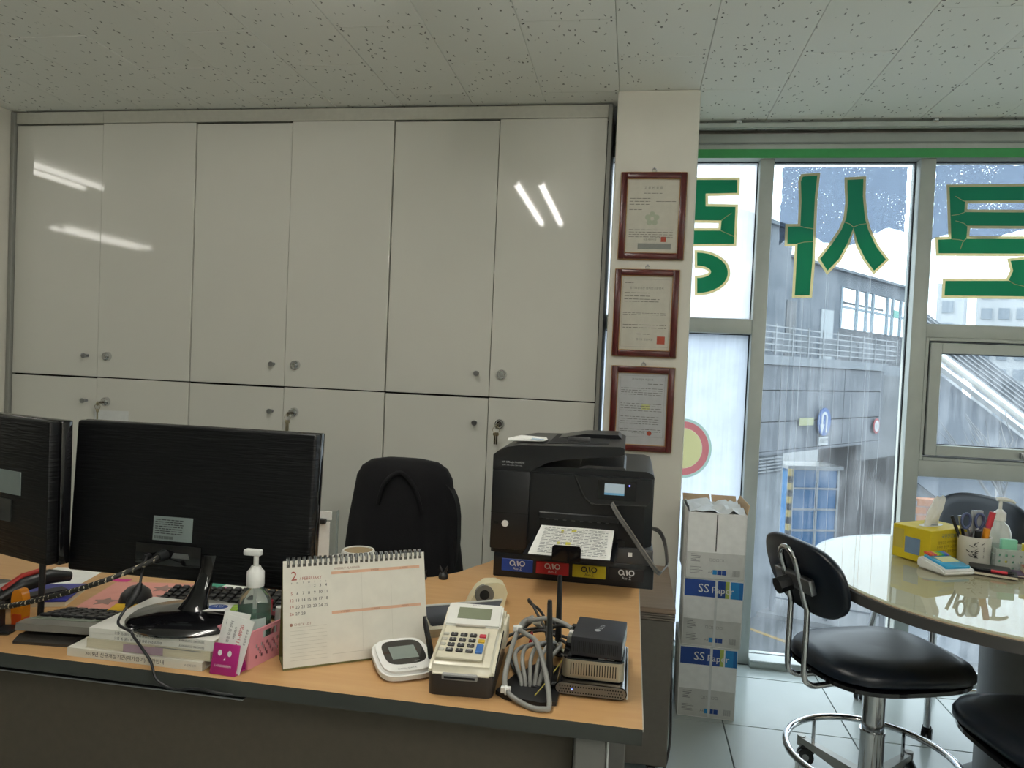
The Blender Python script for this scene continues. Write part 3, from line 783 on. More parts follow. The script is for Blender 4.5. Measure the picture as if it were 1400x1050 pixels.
MB().box(-.24, .24, 0, .02, -.1, .1).build('plate', mat('sign_white', 'b2b6b9', .5), sg)
k = MB(); put_text(k, '시설운영', .13, 0, 0, frame((0, 0, 0), (1, 0, 0), (0, 0, 1)), 'CENTER', .004); k.build('print', M_ink, sg)
sg = sign('small round white sign with a red rim near the end of the cladding', 2.43, .76, fa)
ring_prism(MB(), .21, 0, .02).build('rim', mat('sign_red', '994749', .5), sg)
ring_prism(MB(), .155, -.008, 0).build('field', mat('sign_white', 'b2b6b9', .5), sg)
k = MB(); put_text(k, '4.0', .2, 0, 0, frame((0, -.008, 0), (1, 0, 0), (0, 0, 1)), 'CENTER', .004); k.build('print', M_grey_ink, sg)
sg = sign('small yellow plate beside the U-turn sign', .80, .845, fa)
MB().box(-.36, .36, 0, .02, -.09, .09).build('plate', mat('sign_yellow', '949771', .5), sg)
# blue glazed booth in the passage
bo = thing('glazed_booth', 'tall blue glazed booth standing in the passage under the deck', 'booth', tuple(FACE @ Vector((2.32 * K, .65 * K, GZ))), fa - R(35))
bw, bh = .74, 2.75
MB().box(-bw, bw, -.4, .4, .45, bh).build('glazing', mat('blue_glass', '30608c', .12, coat=.4), bo)
MB().box(-bw - .03, bw + .03, -.43, .43, 0, .45).build('plinth', M_conc, bo)
for x in (-bw, 0.1, bw): MB().box(x - .03, x + .03, -.44, -.40, .4, bh).build('mullion', M_rail, bo)
for z in (1.0, 1.6, 2.2, 2.75): MB().box(-bw - .02, bw + .02, -.445, -.40, z - .025, z + .025).build('cross_bar', M_rail, bo)
MB().box(-bw - .1, bw + .1, -.5, .5, bh, bh + .1).build('cap', M_rail, bo)
po = thing('striped_post', 'yellow and black striped guard post beside the blue booth', 'post', tuple(FACE @ Vector((1.84 * K, .6 * K, GZ))), fa)
for q in range(10): MB().box(-.06, .06, -.06, .06, .9 + q * .19, 1.09 + q * .19).build('band', mat('band_yellow', '867b4e', .7) if q % 2 else M_black, po)
MB().box(-.09, .09, -.09, .09, 0, .9).build('foot', M_conc, po)
# kerb side railing and road paint
def road_pt(px): return px
GA = R(-17.5)
gr = thing('street_guardrail', 'grey street guard rail with three bars along the far pavement', 'guard rail', (3.34, 17.17, 1.27 + GZ + .1), GA)
for q in range(3): MB().rbox(-.05 + q * 1.1, .05 + q * 1.1, -.03, .03, 0, .85, .01, 1).build('post', mat('rail_grey', '5e656c', .5), gr)
for z in (.3, .55, .78): MB().box(0, 2.2, -.015, .015, z, z + .035).build('bar', mat('rail_grey', '5e656c', .5), gr)
pv = MB().box(-6, 5.6, -.25, .9, 0, .1).build('pavement', M_pave); pv.location = (3.34, 17.17, 1.27 + GZ); pv.rotation_euler = (0, 0, GA); tag(pv, kind='structure')
for (xa_, ya_, lab_) in ((3.35, 15.5, 'yellow painted line slanting over the street below the middle pane'), (6.4, 16.5, 'yellow painted line on the street seen under the round table')):
    ro = MB().box(-1.3, 1.3, -.06, .06, 0, .006).build('road_line', M_yellow); ro.location = (xa_, ya_, 1.27 + GZ); ro.rotation_euler = (0, 0, R(-44)); tag(ro, lab_, 'road marking')

# sloping stair canopy seen through the opening sash
cn = thing('stair_canopy', 'long grey stair canopy sloping down behind the opening sash', 'canopy', (6.2, 15.0, 1.27 + GZ))
def cslope(mb, z0, z1, y0, y1, xa=5.30, xb=9.5, drop=.75):
    return mb.add([(xa, y0, z0), (xb, y0, z0 - (xb - xa) * drop), (xb, y1, z0 - (xb - xa) * drop), (xa, y1, z0), (xa, y0, z1), (xb, y0, z1 - (xb - xa) * drop), (xb, y1, z1 - (xb - xa) * drop), (xa, y1, z1)],
                  [(0, 3, 2, 1), (4, 5, 6, 7), (0, 1, 5, 4), (1, 2, 6, 5), (2, 3, 7, 6), (3, 0, 4, 7)])
CZ = 2.05
for q in range(6): cslope(MB(), CZ + .14 + q * .085, CZ + .165 + q * .085, 15.15, 15.2).build('slat', mat('canopy_slat', '878c91', .5), cn, world=True)
cslope(MB(), CZ + .0, CZ + .66, 15.25, 15.3).build('louvre_backing', mat('canopy_back', '565c63', .7), cn, world=True)
cslope(MB(), CZ - .02, CZ + .05, 14.9, 15.25).build('eave', M_white, cn, world=True)
cslope(MB(), CZ - .24, CZ - .18, 14.85, 15.2).build('handrail', M_white, cn, world=True)
cslope(MB(), CZ - 2.6, CZ - .3, 15.2, 15.3).build('side_panel', mat('canopy_side', '5e6670', .6), cn, world=True)
MB().box(5.3, 9.5, 15.4, 15.5, 1.27 + GZ, .2).build('base_wall', M_conc2, cn, world=True)
# brick wall, bare tree and far flats
bk = thing('brick_wall', 'low orange brick wall beyond the pane under the sash', 'wall', (4.55, 13.0, 1.27 + GZ), R(4))
M_brick = mat('orange_brick', '8c6146', .9, var=(3, .2))
for r_ in range(8):
    for c_ in range(3):
        MB().box(c_ * .3 + (r_ % 2) * .14, c_ * .3 + .285 + (r_ % 2) * .14, -.1, .1, 2.46 + r_ * .13, 2.575 + r_ * .13).build('brick', M_brick, bk)
MB().box(0, .95, -.09, .09, 0, 3.45).build('core', M_conc2, bk)
trn = thing('bare_tree', 'bare winter tree with forked pale branches beyond the windows', 'tree', (6.7, 14.0, 1.27 + GZ))
M_bark = mat('pale_bark', '707274', .9, var=(8, .15))
def branch(p, d, L, r, depth, mb):
    pts = [p]; q = p.copy(); dd = d.copy()
    for i in range(4):
        dd = (dd + Vector((random.uniform(-.18, .18), random.uniform(-.18, .18), random.uniform(-.02, .12)))).normalized(); q = q + dd * L / 4; pts.append(q.copy())
    mb.tube(pts, [r * (1 - .13 * i) for i in range(5)], 6)
    if depth:
        for i in range(3):
            branch(pts[2 + i % 3].copy(), (dd + Vector((random.uniform(-.9, .9), random.uniform(-.5, .5), random.uniform(.1, .7)))).normalized(), L * .68, r * .5, depth - 1, mb)
t_m = MB(); t_m.tube([(0, 0, 0), (.03, 0, 1.5), (0, .02, 3.0)], [.09, .08, .07], 8).build('trunk', M_bark, trn, 60)
t_m = MB(); rs = random.getstate(); random.seed(4)
for q in range(4): branch(Vector((0, 0, 2.9)), Vector((random.uniform(-.7, .5), random.uniform(-.3, .3), .8)).normalized(), 1.1, .04, 2, t_m)
random.setstate(rs)
t_m.build('branches', M_bark, trn, 60)
for (x, y, wd, ht, lab) in ((16.4, 42, 1.2, 5.6, 'pale slab of flats far off, the narrower of two'), (20.5, 45, 3.0, 5.9, 'pale slab of flats far off with rows of windows')):
    ap = thing('apartment_block', lab, 'building', (x, y, 1.27 + GZ), R(-25))
    MB().box(-wd / 2, wd / 2, -1.5, 1.5, 0, ht + 5.4 - .6).build('wall', mat('pale_tower_paint', '9ca1a5', .8), ap)
    for fl_ in range(7):
        for c_ in range(int(wd / .8)):
            MB().box(-wd / 2 + .25 + c_ * .8, -wd / 2 + .75 + c_ * .8, -1.54, -1.5, 3.4 + fl_ * 1.1, 4.0 + fl_ * 1.1).build('window', mat('tower_window', '6d7882', .3), ap)

# ================================================================== THE DESK
DZ = .73
M_desk = wood_mat('beech_laminate', 'b98f5f', 'c29a69', .38)
M_edge = mat('dark_desk_edge', '343733', .55)
M_panel = mat('desk_modesty_panel', '4a4338', .7, var=(60, .06))
M_grey = mat('grey_powder_coat', '6b6a66', .5)
dk = thing('office_desk', 'wide beech topped office desk with dark grey edges and a wing under the printer', 'desk', (-.6, 1.3, 0))
poly = [(-2.0, 1.105), (.04, 1.105), (.04, 2.24), (-.34, 2.24), (-.345, 1.98), (-.36, 1.93), (-.384, 1.885), (-.412, 1.82), (-.462, 1.76), (-.53, 1.725), (-.62, 1.71), (-2.0, 1.70)]
n = len(poly)
mb = MB(); mb.use(M_desk).add([(x, y, DZ) for x, y in poly], [tuple(range(n))])
mb.use(M_edge).add([(x, y, DZ) for x, y in poly] + [(x, y, DZ - .025) for x, y in poly], [(i, (i + 1) % n, n + (i + 1) % n, n + i) for i in range(n)] + [tuple(range(2 * n - 1, n - 1, -1))])
mb.build('desktop', None, dk, world=True)
MB().box(.0402, .0416, 1.106, 2.24, DZ - .004, DZ + .0004).build('edge_strip', mat('pale_edge_strip', 'b5b4ae', .4), dk, world=True)
MB().box(-2.0, -.066, 1.165, 1.182, .10, .682).build('modesty_panel', M_panel, dk, world=True)
MB().rbox(-2.0, -.62, 1.135, 1.146, .682, .6855, .001, 1).build('cable_rail', M_steel, dk, world=True)
MB().rbox(-2.0, -.07, 1.150, 1.19, .684, .7045, .002, 1).build('under_frame', M_dark, dk, world=True)
MB().rbox(-.062, -.012, 1.125, 1.19, .0, .7045, .003, 1).build('leg', M_grey, dk, world=True)
MB().rbox(-.012, -.009, 1.124, 1.191, .0, .7045, .001, 1).build('leg_edge', mat('pale_leg_edge', 'b9bbba', .35), dk, world=True)
MB().rbox(-.06, .03, 2.1, 2.16, 0, .7045, .003, 1).build('leg', M_grey, dk, world=True)
MB().rbox(-1.98, -1.92, 1.2, 1.6, 0, .7045, .003, 1).build('leg', M_grey, dk, world=True)

# ---- mobile pedestal beyond the desk
pd = thing('mobile_pedestal', 'grey mobile pedestal on castors with a wooden top, beyond the printer', 'pedestal', (-.05, 2.5, 0))
MB().rbox(-.27, .158, 2.262, 2.74, .055, .507, .003, 1).build('body', mat('pedestal_grey', '5d5952', .6, var=(70, .05)), pd, world=True)
MB().rbox(-.275, .163, 2.255, 2.75, .529, .545, .002, 1).build('top', wood_mat('brown_wood_top', '7d6a58', '8b7765', .4), pd, world=True)
for q in range(3): MB().box(-.274, .162, 2.256, 2.748, .5085 + q * .007, .5135 + q * .007).build('top_layer', mat('top_layer_grey', '6f665c', .6), pd, world=True)
for (x, y) in ((-.23, 2.31), (.115, 2.31), (-.23, 2.69), (.115, 2.69)):
    cs = MB().cyl((x - .012, y, .024), (x + .012, y, .024), .024, n=18).build('castor', M_black, pd, 40, world=True); PM[cs.name] = PM[pd.name]
    MB().box(x - .018, x + .018, y - .016, y + .016, .036, .055).build('castor_fork', M_black, cs, world=True)

# ---- books under the screen
def book(label, x0, x1, y0, y1, z0, z1, cover, spine_side, lines):
    t = thing('book', label, 'book', ((x0 + x1) / 2, (y0 + y1) / 2, z0), group='books under the screen')
    h = z1 - z0 - .0004; x0 -= t.location.x; x1 -= t.location.x; y0 -= t.location.y; y1 -= t.location.y
    cv = MB().box(x0, x1, y0, y1, 0, .0012).box(x0, x1, y0, y1, h - .0012, h)
    if spine_side: cv.box(x0, x1, y0, y0 + .0012, .0012, h - .0012)
    c = cv.build('cover', cover, t)
    MB().box(x0 + .002, x1 - .002, y0 + .0013 if spine_side else y0 + .001, y1 - .002, .0012, h - .0012).build('pages', mat('book_pages', 'cfc6ae', .9, stretch=(1, 1, 60), var=(30, .08)), t)
    F = frame((0, y0, h / 2), (1, 0, 0), (0, 0, 1))
    for (s_, sz, x, al, rot, m_) in lines:
        k = MB(); put_text(k, s_, sz, x, 0, F, al, .0003, 1.0, rot); k.build('spine_print', m_, t)
    return t, F
CV = mat('cream_book_cover', 'dcd9cd', .5)
book('thin cream book at the bottom of the stack, wider than those above', -.942, -.688, 1.122, 1.31, DZ, .7455, CV, True, [('2019년 신규개설기관(재가급여) 평가안내', .0088, -.092, 'LEFT', 0, M_ink), ('보건복지부', .005, .105, 'CENTER', 0, M_grey_ink)])
t, F = book('thick book with beige page edges and a lilac tab, second from the bottom', -.912, -.676, 1.128, 1.30, .7455, .763, mat('ivory_cover', 'd2ccb8', .6), False, [])
k = MB(); rect(k, -.045, .03, -.0078, .0055, F, .0009); k.build('lilac_tab', mat('lilac_tab', 'a78f9c', .7), t)
k = MB(); rect(k, .015, .10, .0055, .0072, F, .0009); k.build('grey_tab', mat('grey_tab', '8f8f8c', .7), t)
UP = math.pi
for (z0, z1, lab) in ((.763, .772, 'thin white book with upside-down spine lettering, second from the top'), (.772, .781, 'thin white book with upside-down spine lettering, on top of the stack')):
    book(lab, -.906, -.672, 1.129, 1.302, z0, z1, mat('white_book_cover', 'e0ded6', .5), True, [('요양보호사 양성 표준교재 이론 및 실기', .0056, .022, 'LEFT', UP, M_ink), ('SENIORS COMPANY', .0052, .10, 'LEFT', UP, M_ink)])

# ---- main screen, seen from behind
M_rip = ripple_mat()
sc = thing('desktop_monitor', 'black widescreen monitor seen from behind, on a stack of books', 'monitor', (-.77, 1.205, .781))
base = MB().lathe([(.0, .0), (.104, .0), (.106, .004), (.098, .010), (.05, .016), (.0, .018)], n=48, cap=False).xf(Matrix.Diagonal((1, .85, 1, 1)))
base.build('base', M_gloss, sc, 50)
nk = MB()
prof = [(.0, .045, .030), (.010, .028, .022), (.025, .020, .016), (.045, .0165, .014), (.07, .017, .012), (.10, .019, .010)]
vs = []; fs = []; N = 20
for i, (z, rx, ry) in enumerate(prof):
    for j in range(N):
        a = 2 * math.pi * j / N; vs.append((rx * math.cos(a) + .010 * z / .10, .012 + ry * math.sin(a) + .038 * min(1, z / .06) ** 1.2, z + .008))
for i in range(len(prof) - 1):
    for j in range(N): fs.append((i * N + j, i * N + (j + 1) % N, (i + 1) * N + (j + 1) % N, (i + 1) * N + j))
nk.add(vs, fs + [tuple(range(N - 1, -1, -1)), tuple(range((len(prof) - 1) * N, len(prof) * N))]).build('neck', M_gloss, sc, 60)
TILT = Matrix.Translation((-.037, .045, .055)) @ Matrix.Rotation(R(-3.5), 4, 'X')
def tl(mb): return mb.xf(TILT)
hw, hz = .245, .288
sh = tl(MB().rbox(-hw, hw, -.004, .020, 0, hz, .006, 3)).build('back_shell', M_rip, sc, 40)
tl(MB().rbox(-hw - .001, hw + .001, .018, .034, -.001, hz + .001, .003, 2)).build('bezel', M_gloss, sc, 40)
lb = tl(MB().box(-.068, .012, -.0052, -.0042, .072, .117)).build('rating_label', mat('grey_rating_label', '7b8685', .5), sc)
F = TILT @ frame((-.068, -.0053, .072), (1, 0, 0), (0, 0, 1))
k = MB()
for q in range(7):
    x = .004; rr = random.Random(q)
    while x < .06: l_ = rr.uniform(.004, .012); rect(k, x, min(.062, x + l_), .038 - q * .0042, .0395 - q * .0042, F); x += l_ + .0015
x = .004
while x < .042: rect(k, x, x + .0009, .003, .0085, F); x += random.choice((.0016, .0022))
k.build('print', M_ink, lb)
rc = tl(MB().rbox(-.10, .034, -.0075, -.004, .026, .066, .002, 2)).build('port_recess', M_gloss, sc, 40)
cn_ = tl(MB().prism([(-.018, -.004), (.018, -.004), (.014, .005), (-.014, .005)], -.010, -.007, axis=1, M=Matrix.Translation((-.006, 0, .046)))).build('video_port', M_steel, rc)
tl(MB().cyl((-.040, -.030, .044), (-.040, -.0075, .046), .009, .011, 14)).build('power_plug', M_black, rc, 40)
tl(MB().cyl((-.070, -.022, .040), (-.070, -.0075, .041), .006, n=12)).build('cable_plug', M_black, rc, 40)

def cable(name, label, cat, pts, r, m, group=None, k_=6, n=8):
    P = smooth_path(pts, k_)
    o = MB().tube([Vector(p) - Vector(pts[0]) for p in P], r, n).build(name, m, None, 60); o.location = pts[0]
    return tag(o, label, cat, group)
cable('braided_cable', 'braided brown and cream power cable running off the back of the main screen', 'cable',
      [(-.842, 1.222, .884), (-.862, 1.195, .872), (-.893, 1.150, .858), (-.95, 1.145, .836), (-1.009, 1.15, .816), (-1.06, 1.152, .80), (-1.113, 1.155, .786), (-1.22, 1.16, .76)], .0048, braid_mat())
tc = thing('thin_cable', 'thin black cable with a ferrite bead hanging from the screen over the desk edge', 'cable', (-.84, 1.18, .90))
pts = [(-.870, 1.227, .880), (-.862, 1.205, .865), (-.842, 1.165, .835), (-.848, 1.14, .812), (-.838, 1.112, .80), (-.80, 1.092, .797), (-.795, 1.094, .788), (-.788, 1.106, .765), (-.772, 1.108, .742), (-.753, 1.096, .72), (-.72, 1.095, .708), (-.68, 1.0985, .712), (-.64, 1.098, .709), (-.60, 1.12, .70)]
MB().tube(smooth_path(pts, 6), .0024, 8).build('cord', M_black, tc, 60, world=True)
MB().tube([(-.840, 1.171, .852), (-.842, 1.166, .842), (-.846, 1.152, .822), (-.848, 1.146, .816)], [.003, .0075, .0075, .004], 12).build('ferrite_bead', M_black, tc, 60, world=True)

# ---- second screen, turned away
s2 = thing('desktop_monitor', 'black monitor seen from behind at an angle, beside the braided cable', 'monitor', (-1.060, 1.206, DZ), R(-17))
MB().rbox(-.485, -.002, 0, .022, .122, .392, .004, 2).build('back_shell', M_rip, s2, 40)
MB().rbox(-.486, .004, .020, .042, .120, .394, .003, 2).build('bezel', M_gloss, s2, 40)
MB().rbox(-.24, -.11, -.003, 0, .19, .235, .002, 1).build('port_recess', M_gloss, s2)
MB().box(-.16, -.085, -.0015, 0, .245, .29).build('rating_label', mat('grey_rating_label', '7b8685', .5), s2)
MB().cyl((-.045, .018, .004), (-.034, .014, .124), .0058, n=12).build('support_rod', M_black, s2, 40)
MB().lathe([(.0, 0), (.018, 0), (.018, .004), (0, .005)], c=(-.045, .018, 0), n=20, cap=False).build('rod_foot', M_black, s2, 40)
MB().rbox(-.345, -.295, -.012, .03, .01, .22, .01, 3).build('neck', M_gloss, s2, 40)
MB().lathe([(.0, 0), (.10, 0), (.10, .008), (0, .014)], c=(-.32, .03, 0), n=32, cap=False).build('base', M_gloss, s2, 40)

# ---- calculator
ca = thing('desk_calculator', 'grey desk calculator with black keys tilted up beside the books', 'calculator', (-1.01, 1.16, DZ), R(6))
cp = MB().prism([(-.005, .022), (-.002, .034), (.02, .034), (.15, .010), (.15, .004), (.02, .012)], -.062, .082, axis=0)
cp.build('body', mat('calculator_grey', '6f6d66', .45), ca, 40)
MB().prism([(-.012, 0), (-.012, .005), (.004, .012), (.12, .004), (.12, 0)], -.06, .05, axis=0).build('stand', mat('calculator_dark', '2f2d2a', .5), ca)
Fk = frame((-.062, .02, .0345), (1, 0, 0), (0, 1, -.1846))
for r_ in range(5):
    for c_ in range(6):
        MB().rbox(.006 + c_ * .0215, .0235 + c_ * .0215, .03 + r_ * .0185, .044 + r_ * .0185, 0, .005, .0015, 1, M=Fk).build('key', M_black, ca)
MB().box(.01, .13, .004, .024, 0, .001, M=Fk).build('display', mat('lcd_grey', '7d8577', .2), ca)

# ---- small things at the left end of the desk
am = thing('correction_tape', 'amber translucent correction tape standing at the desk edge', 'stationery', (-1.128, 1.222, DZ))
MB().prism(ellipse(0, .034, .013, .036, 20, 3), -.009, .009, axis=1).build('case', mat('amber_plastic', 'c47a1e', .2, coat=.3), am, 40)
MB().rbox(-.0125, .0125, -.0095, .0095, 0, .026, .003, 2).build('foot', mat('red_amber', 'b5451b', .3), am)
sp = thing('stapler', 'black and red stapler leaning on the clutter behind the amber tape', 'stapler', (-1.19, 1.32, DZ + .012), R(62))
MB().prism([(-.06, .0), (-.06, .012), (.06, .012), (.06, 0)], -.014, .014, axis=1).build('base', M_black, sp)
MB().tube([(-.06, 0, .016), (-.02, 0, .036), (.03, 0, .042), (.07, 0, .034)], [.012, .016, .015, .010], 12).build('arm', M_black, sp, 60)
MB().tube([(-.055, 0, .032), (-.02, 0, .053), (.02, 0, .058)], .006, 8).build('red_grip', mat('red_grip', 'a82a22', .4), sp, 60)
nb = thing('blue_notebook', 'blue bound notebook lying behind the stapler', 'notebook', (-1.16, 1.34, DZ), R(20))
MB().box(-.07, .03, -.02, .09, 0, .010).build('pages', mat('book_pages', 'cfc6ae', .9), nb)
MB().rbox(-.072, .032, -.022, .092, .010, .014, .001, 1).build('cover', mat('blue_cover', '23277c', .35), nb)
tr_ = thing('pen_tray', 'black plastic tray at the left end of the desk holding the amber tape', 'tray', (-1.16, 1.19, DZ), R(12))
MB().rbox(-.07, .02, -.012, .012, 0, .05, .003, 1).build('wall', M_black, tr_); MB().rbox(-.07, .05, -.03, .012, 0, .006, .002, 1).build('floor_plate', M_black, tr_)
for i, (x, y, a, wd, ht, z, m_, lab) in enumerate((
        (-1.27, 1.50, 12, .12, .15, .0, M_paper, 'white paper sheet lying behind the angled monitor'),
        (-1.28, 1.36, -20, .11, .14, .012, mat('greyish_paper', 'a5a59e', .7), 'greyish printed leaflet on the clutter under the angled monitor'),
        (-1.145, 1.515, 5, .055, .02, .0, mat('magenta_note', 'c22a80', .6), 'magenta sticky note beside the pink mat'),
        (-.90, 1.52, -14, .07, .035, .0004, mat('magenta_note', 'c22a80', .6), 'magenta sticky note behind the keyboard'),
        (-.93, 1.545, -10, .06, .03, .0008, mat('teal_note', '3f8f78', .6), 'teal green note behind the keyboard'),
        (-.87, 1.55, -14, .14, .07, .0, M_paper, 'white paper under the magenta and teal notes'))):
    o = MB().box(-wd / 2, wd / 2, -ht / 2, ht / 2, 0, .0004).build('paper_sheet' if 'note' not in lab else 'sticky_note', m_)
    o.location = (x, y, DZ + .0003 + z); o.rotation_euler = (0, 0, R(a)); tag(o, lab, 'paper')
pk = thing('pink_mat', 'pink paper mat with grey star shapes on the desk', 'mat', (-1.02, 1.43, DZ), R(12))
MB().box(-.10, .115, -.09, .095, .0002, .0012).build('sheet', mat('pink_card', 'd39488', .7), pk)
for (x, y, r_) in ((-.06, -.04, .026), (.02, .055, .026), (.045, .0, .022)):
    MB().prism([(x + r_ * (1 if i % 2 == 0 else .5) * math.cos(R(36 * i + 20)), y + r_ * (1 if i % 2 == 0 else .5) * math.sin(R(36 * i + 20))) for i in range(10)], .0013, .0016).build('star', mat('star_grey', '8e746c', .7), pk)
ms = thing('computer_mouse', 'black computer mouse on the pink mat', 'mouse', (-1.012, 1.395, DZ + .0016), R(25))
vs = MB().lathe([(0, 0), (.030, 0), (.0315, .006), (.028, .018), (.018, .028), (0, .032)], n=28, cap=False).xf(Matrix.Diagonal((1, 1.55, 1, 1)))
vs.build('shell', M_black, ms, 60)
MB().cyl((-.003, .026, .0255), (.003, .026, .0255), .006, n=12).build('wheel', M_grey, ms)
MB().prism(ellipse(.006, -.016, .004, .005, 14), .0295, .0302).build('logo', mat('mouse_logo', '7d7d7d', .3), ms)
yn = thing('yellow_notes', 'block of yellow sticky notes in front of the mouse', 'note block', (-.965, 1.315, DZ), R(14))
MB().rbox(-.036, .036, -.02, .02, 0, .019, .001, 1).build('pad', mat('yellow_pad', 'c99a1c', .8, stretch=(1, 1, 40)), yn); MB().box(-.036, .036, -.02, .02, .0191, .0195).build('top_sheet', mat('yellow_sheet', 'd2a71f', .8), yn)
kb = thing('keyboard', 'black keyboard lying behind the screen stand', 'keyboard', (-.768, 1.43, DZ), R(9))
MB().prism([(-.065, .004), (-.065, .010), (.065, .018), (.065, .004)], -.19, .17, axis=0).build('deck', M_black, kb)
kme = MB().rbox(-.0075, .0075, -.0075, .0075, 0, .007, .002, 1).mesh('key', M_black, 40)
for r_ in range(6):
    for c_ in range(19):
        o = bpy.data.objects.new('key', kme); COL.objects.link(o); o.parent = kb
        o.location = (-.180 + c_ * .0188, -.053 + r_ * .0205, .011 + r_ * .0013); o.rotation_euler = (R(3.5), 0, 0)
cd = thing('promo_card', 'white and blue card with lime strips lying on the monitor base', 'card', (-.722, 1.238, .798), R(14))
MB().box(-.04, .03, -.022, .022, 0, .0008).build('sheet', M_paper, cd)
MB().prism(ellipse(-.008, .0, .018, .012, 20), .0009, .0012).build('blue_oval', mat('card_blue', '2e4a8f', .6), cd)
for q in range(3): MB().box(.018, .045, -.02 + q * .011, -.012 + q * .011, .0012, .0018).build('lime_strip', mat('lime_paper', '9fc24a', .6), cd)
k = MB(); put_text(k, '국민', .012, -.008, 0, frame((0, 0, .0013), (1, 0, 0), (0, 1, 0)), 'CENTER'); k.build('print', M_white, cd)
er = MB().rbox(-.014, .014, -.007, .007, 0, .012, .004, 2).build('eraser', M_white, None, 40); er.location = (-.775, 1.285, DZ + .028 + .02); er.location = (-.76, 1.30, DZ); er.scale = (1, 1, 2.2)
tag(er, 'white rounded eraser standing behind the monitor base', 'eraser')

# ---- magenta card holder
ch = thing('card_holder', 'magenta business card holder with a smiling face print', 'card holder', (-.648, 1.118, DZ), R(-3))
M_mag = mat('magenta_plastic', 'a3236f', .35)
LH = Matrix.Rotation(R(-14), 4, 'X')
MB().rbox(-.024, .024, -.002, .002, 0, .050, .0015, 2, M=LH).build('front_plate', M_mag, ch, 40)
MB().rbox(-.024, .024, .0, .032, 0, .003, .001, 1).build('base', M_mag, ch, 40)
MB().rbox(-.024, .024, .026, .030, 0, .035, .0015, 2, M=LH).build('back_plate', M_mag, ch, 40)
F = LH @ frame((0, -.0021, 0), (1, 0, 0), (0, 0, 1))
k = MB()
for sx in (-.010, .008): k.add([(sx + .0038 * math.cos(a), .035 + .0048 * math.sin(a), .0004) for a in [i * math.pi / 8 for i in range(16)]], [tuple(range(16))], F)
k.add([(-.002, .0235, .0004), (.002, .0235, .0004), (.0012, .029, .0004)], [(0, 1, 2)], F)
put_text(k, 'LANDGREEN', .0052, -.001, .0145, F, 'CENTER')
k.build('face_print', M_white, ch)
for (y, a, dx, lab) in ((.006, 8, .0, 'white business card with red print in the magenta holder'), (.012, 4, -.006, 'white business card behind the red printed one in the magenta holder')):
    c_ = thing('business_card', lab, 'card', (-.645 + dx, 1.118 + y + .001, DZ + .004), R(-3))
    LC = Matrix.Rotation(R(-14), 4, 'X') @ Matrix.Rotation(R(a), 4, 'Y')
    MB().box(-.0245, .0245, -.0004, .0004, 0, .088 if dx == 0 else .094, M=LC).build('sheet', M_paper, c_)
    F = LC @ frame((0, -.0005, 0), (1, 0, 0), (0, 0, 1))
    k = MB(); put_text(k, '711-8900', .0095, .006, .060, F, 'CENTER', rot=R(90)); k.build('red_print', M_red_ink, c_)
    k = MB(); put_text(k, '방문요양 센터', .0062, -.014, .062, F, 'CENTER', rot=R(90)); put_text(k, '상담문의 환영', .0046, .018, .06, F, 'CENTER', rot=R(90)); put_text(k, '사랑재가', .0055, -.004, .062, F, 'CENTER', rot=R(90)); k.build('black_print', M_ink, c_)

# ---- pink basket and sanitiser bottle
M_pink = mat('pink_plastic', 'd8909a', .4)
bs = thing('plastic_basket', 'small pink openwork plastic basket on the desk', 'basket', (-.640, 1.206, DZ), R(-14))
BW, BD, BH = .034, .052, .062
def lattice(mb, L, H, nx, nz, holes, F):
    for i in range(nx):
        for j in range(nz):
            if (i, j) in holes: continue
            mb.box(L * i / nx, L * (i + 1) / nx, H * j / nz, H * (j + 1) / nz, -.001, .001, M=F)
    return mb
hol = {(i, j) for i in range(4, 20) for j in range(2, 6) if (i + j) % 3 == 0} | {(i, j) for i in range(8, 16) for j in range(7, 9)}
for nm, o_, x_, L in (('front_wall', (-BW, -BD, 0), (1, 0, 0), 2 * BW), ('side_wall', (BW, -BD, 0), (0, 1, 0), 2 * BD), ('back_wall', (BW, BD, 0), (-1, 0, 0), 2 * BW), ('side_wall', (-BW, BD, 0), (0, -1, 0), 2 * BD)):
    tag(lattice(MB(), L, BH, 24, 10, hol, frame(o_, x_, (0, 0, 1))).build(nm, M_pink, bs), kind='stuff')
MB().rbox(-BW, BW, -BD, BD, 0, .003, .001, 1).build('bottom', M_pink, bs)
ring_ = MB(); P = [(-BW, -BD, BH), (BW, -BD, BH), (BW, BD, BH), (-BW, BD, BH)]
ring_.tube(P, .0018, 6, closed=True).build('rim', M_pink, bs)
sb = thing('sanitizer_bottle', 'clear pump bottle of green hand sanitizer in the pink basket', 'bottle', (-.641, 1.205, DZ + .003))
M_clear = mat('clear_plastic', 'e8f2ee', .06, trans=.92, ior=1.25)
MB().lathe([(0, 0), (.027, 0), (.0285, .004), (.0285, .088), (.026, .102), (.016, .116), (.0125, .122), (.0125, .128), (.0, .128)], n=36, cap=False).build('body', M_clear, sb, 60)
MB().lathe([(0, .002), (.0265, .002), (.0268, .082), (0, .082)], n=32, cap=False).build('liquid', mat('green_gel', '3f9372', .1, trans=.55, ior=1.3), sb, 60)
lab_ = MB()
NL = 22
vs = [( .0289 * math.cos(R(-160 + 140 * i / NL)), .0289 * math.sin(R(-160 + 140 * i / NL)), z) for z in (.012, .072) for i in range(NL + 1)]
lab_.add(vs, [(i, i + 1, NL + 2 + i, NL + 1 + i) for i in range(NL)]).build('label', mat('sanitizer_label', 'b9c9c4', .5), sb, 60)
Fb = frame((-.006, -.0292, .04), (1, 0, 0), (0, 0, 1))
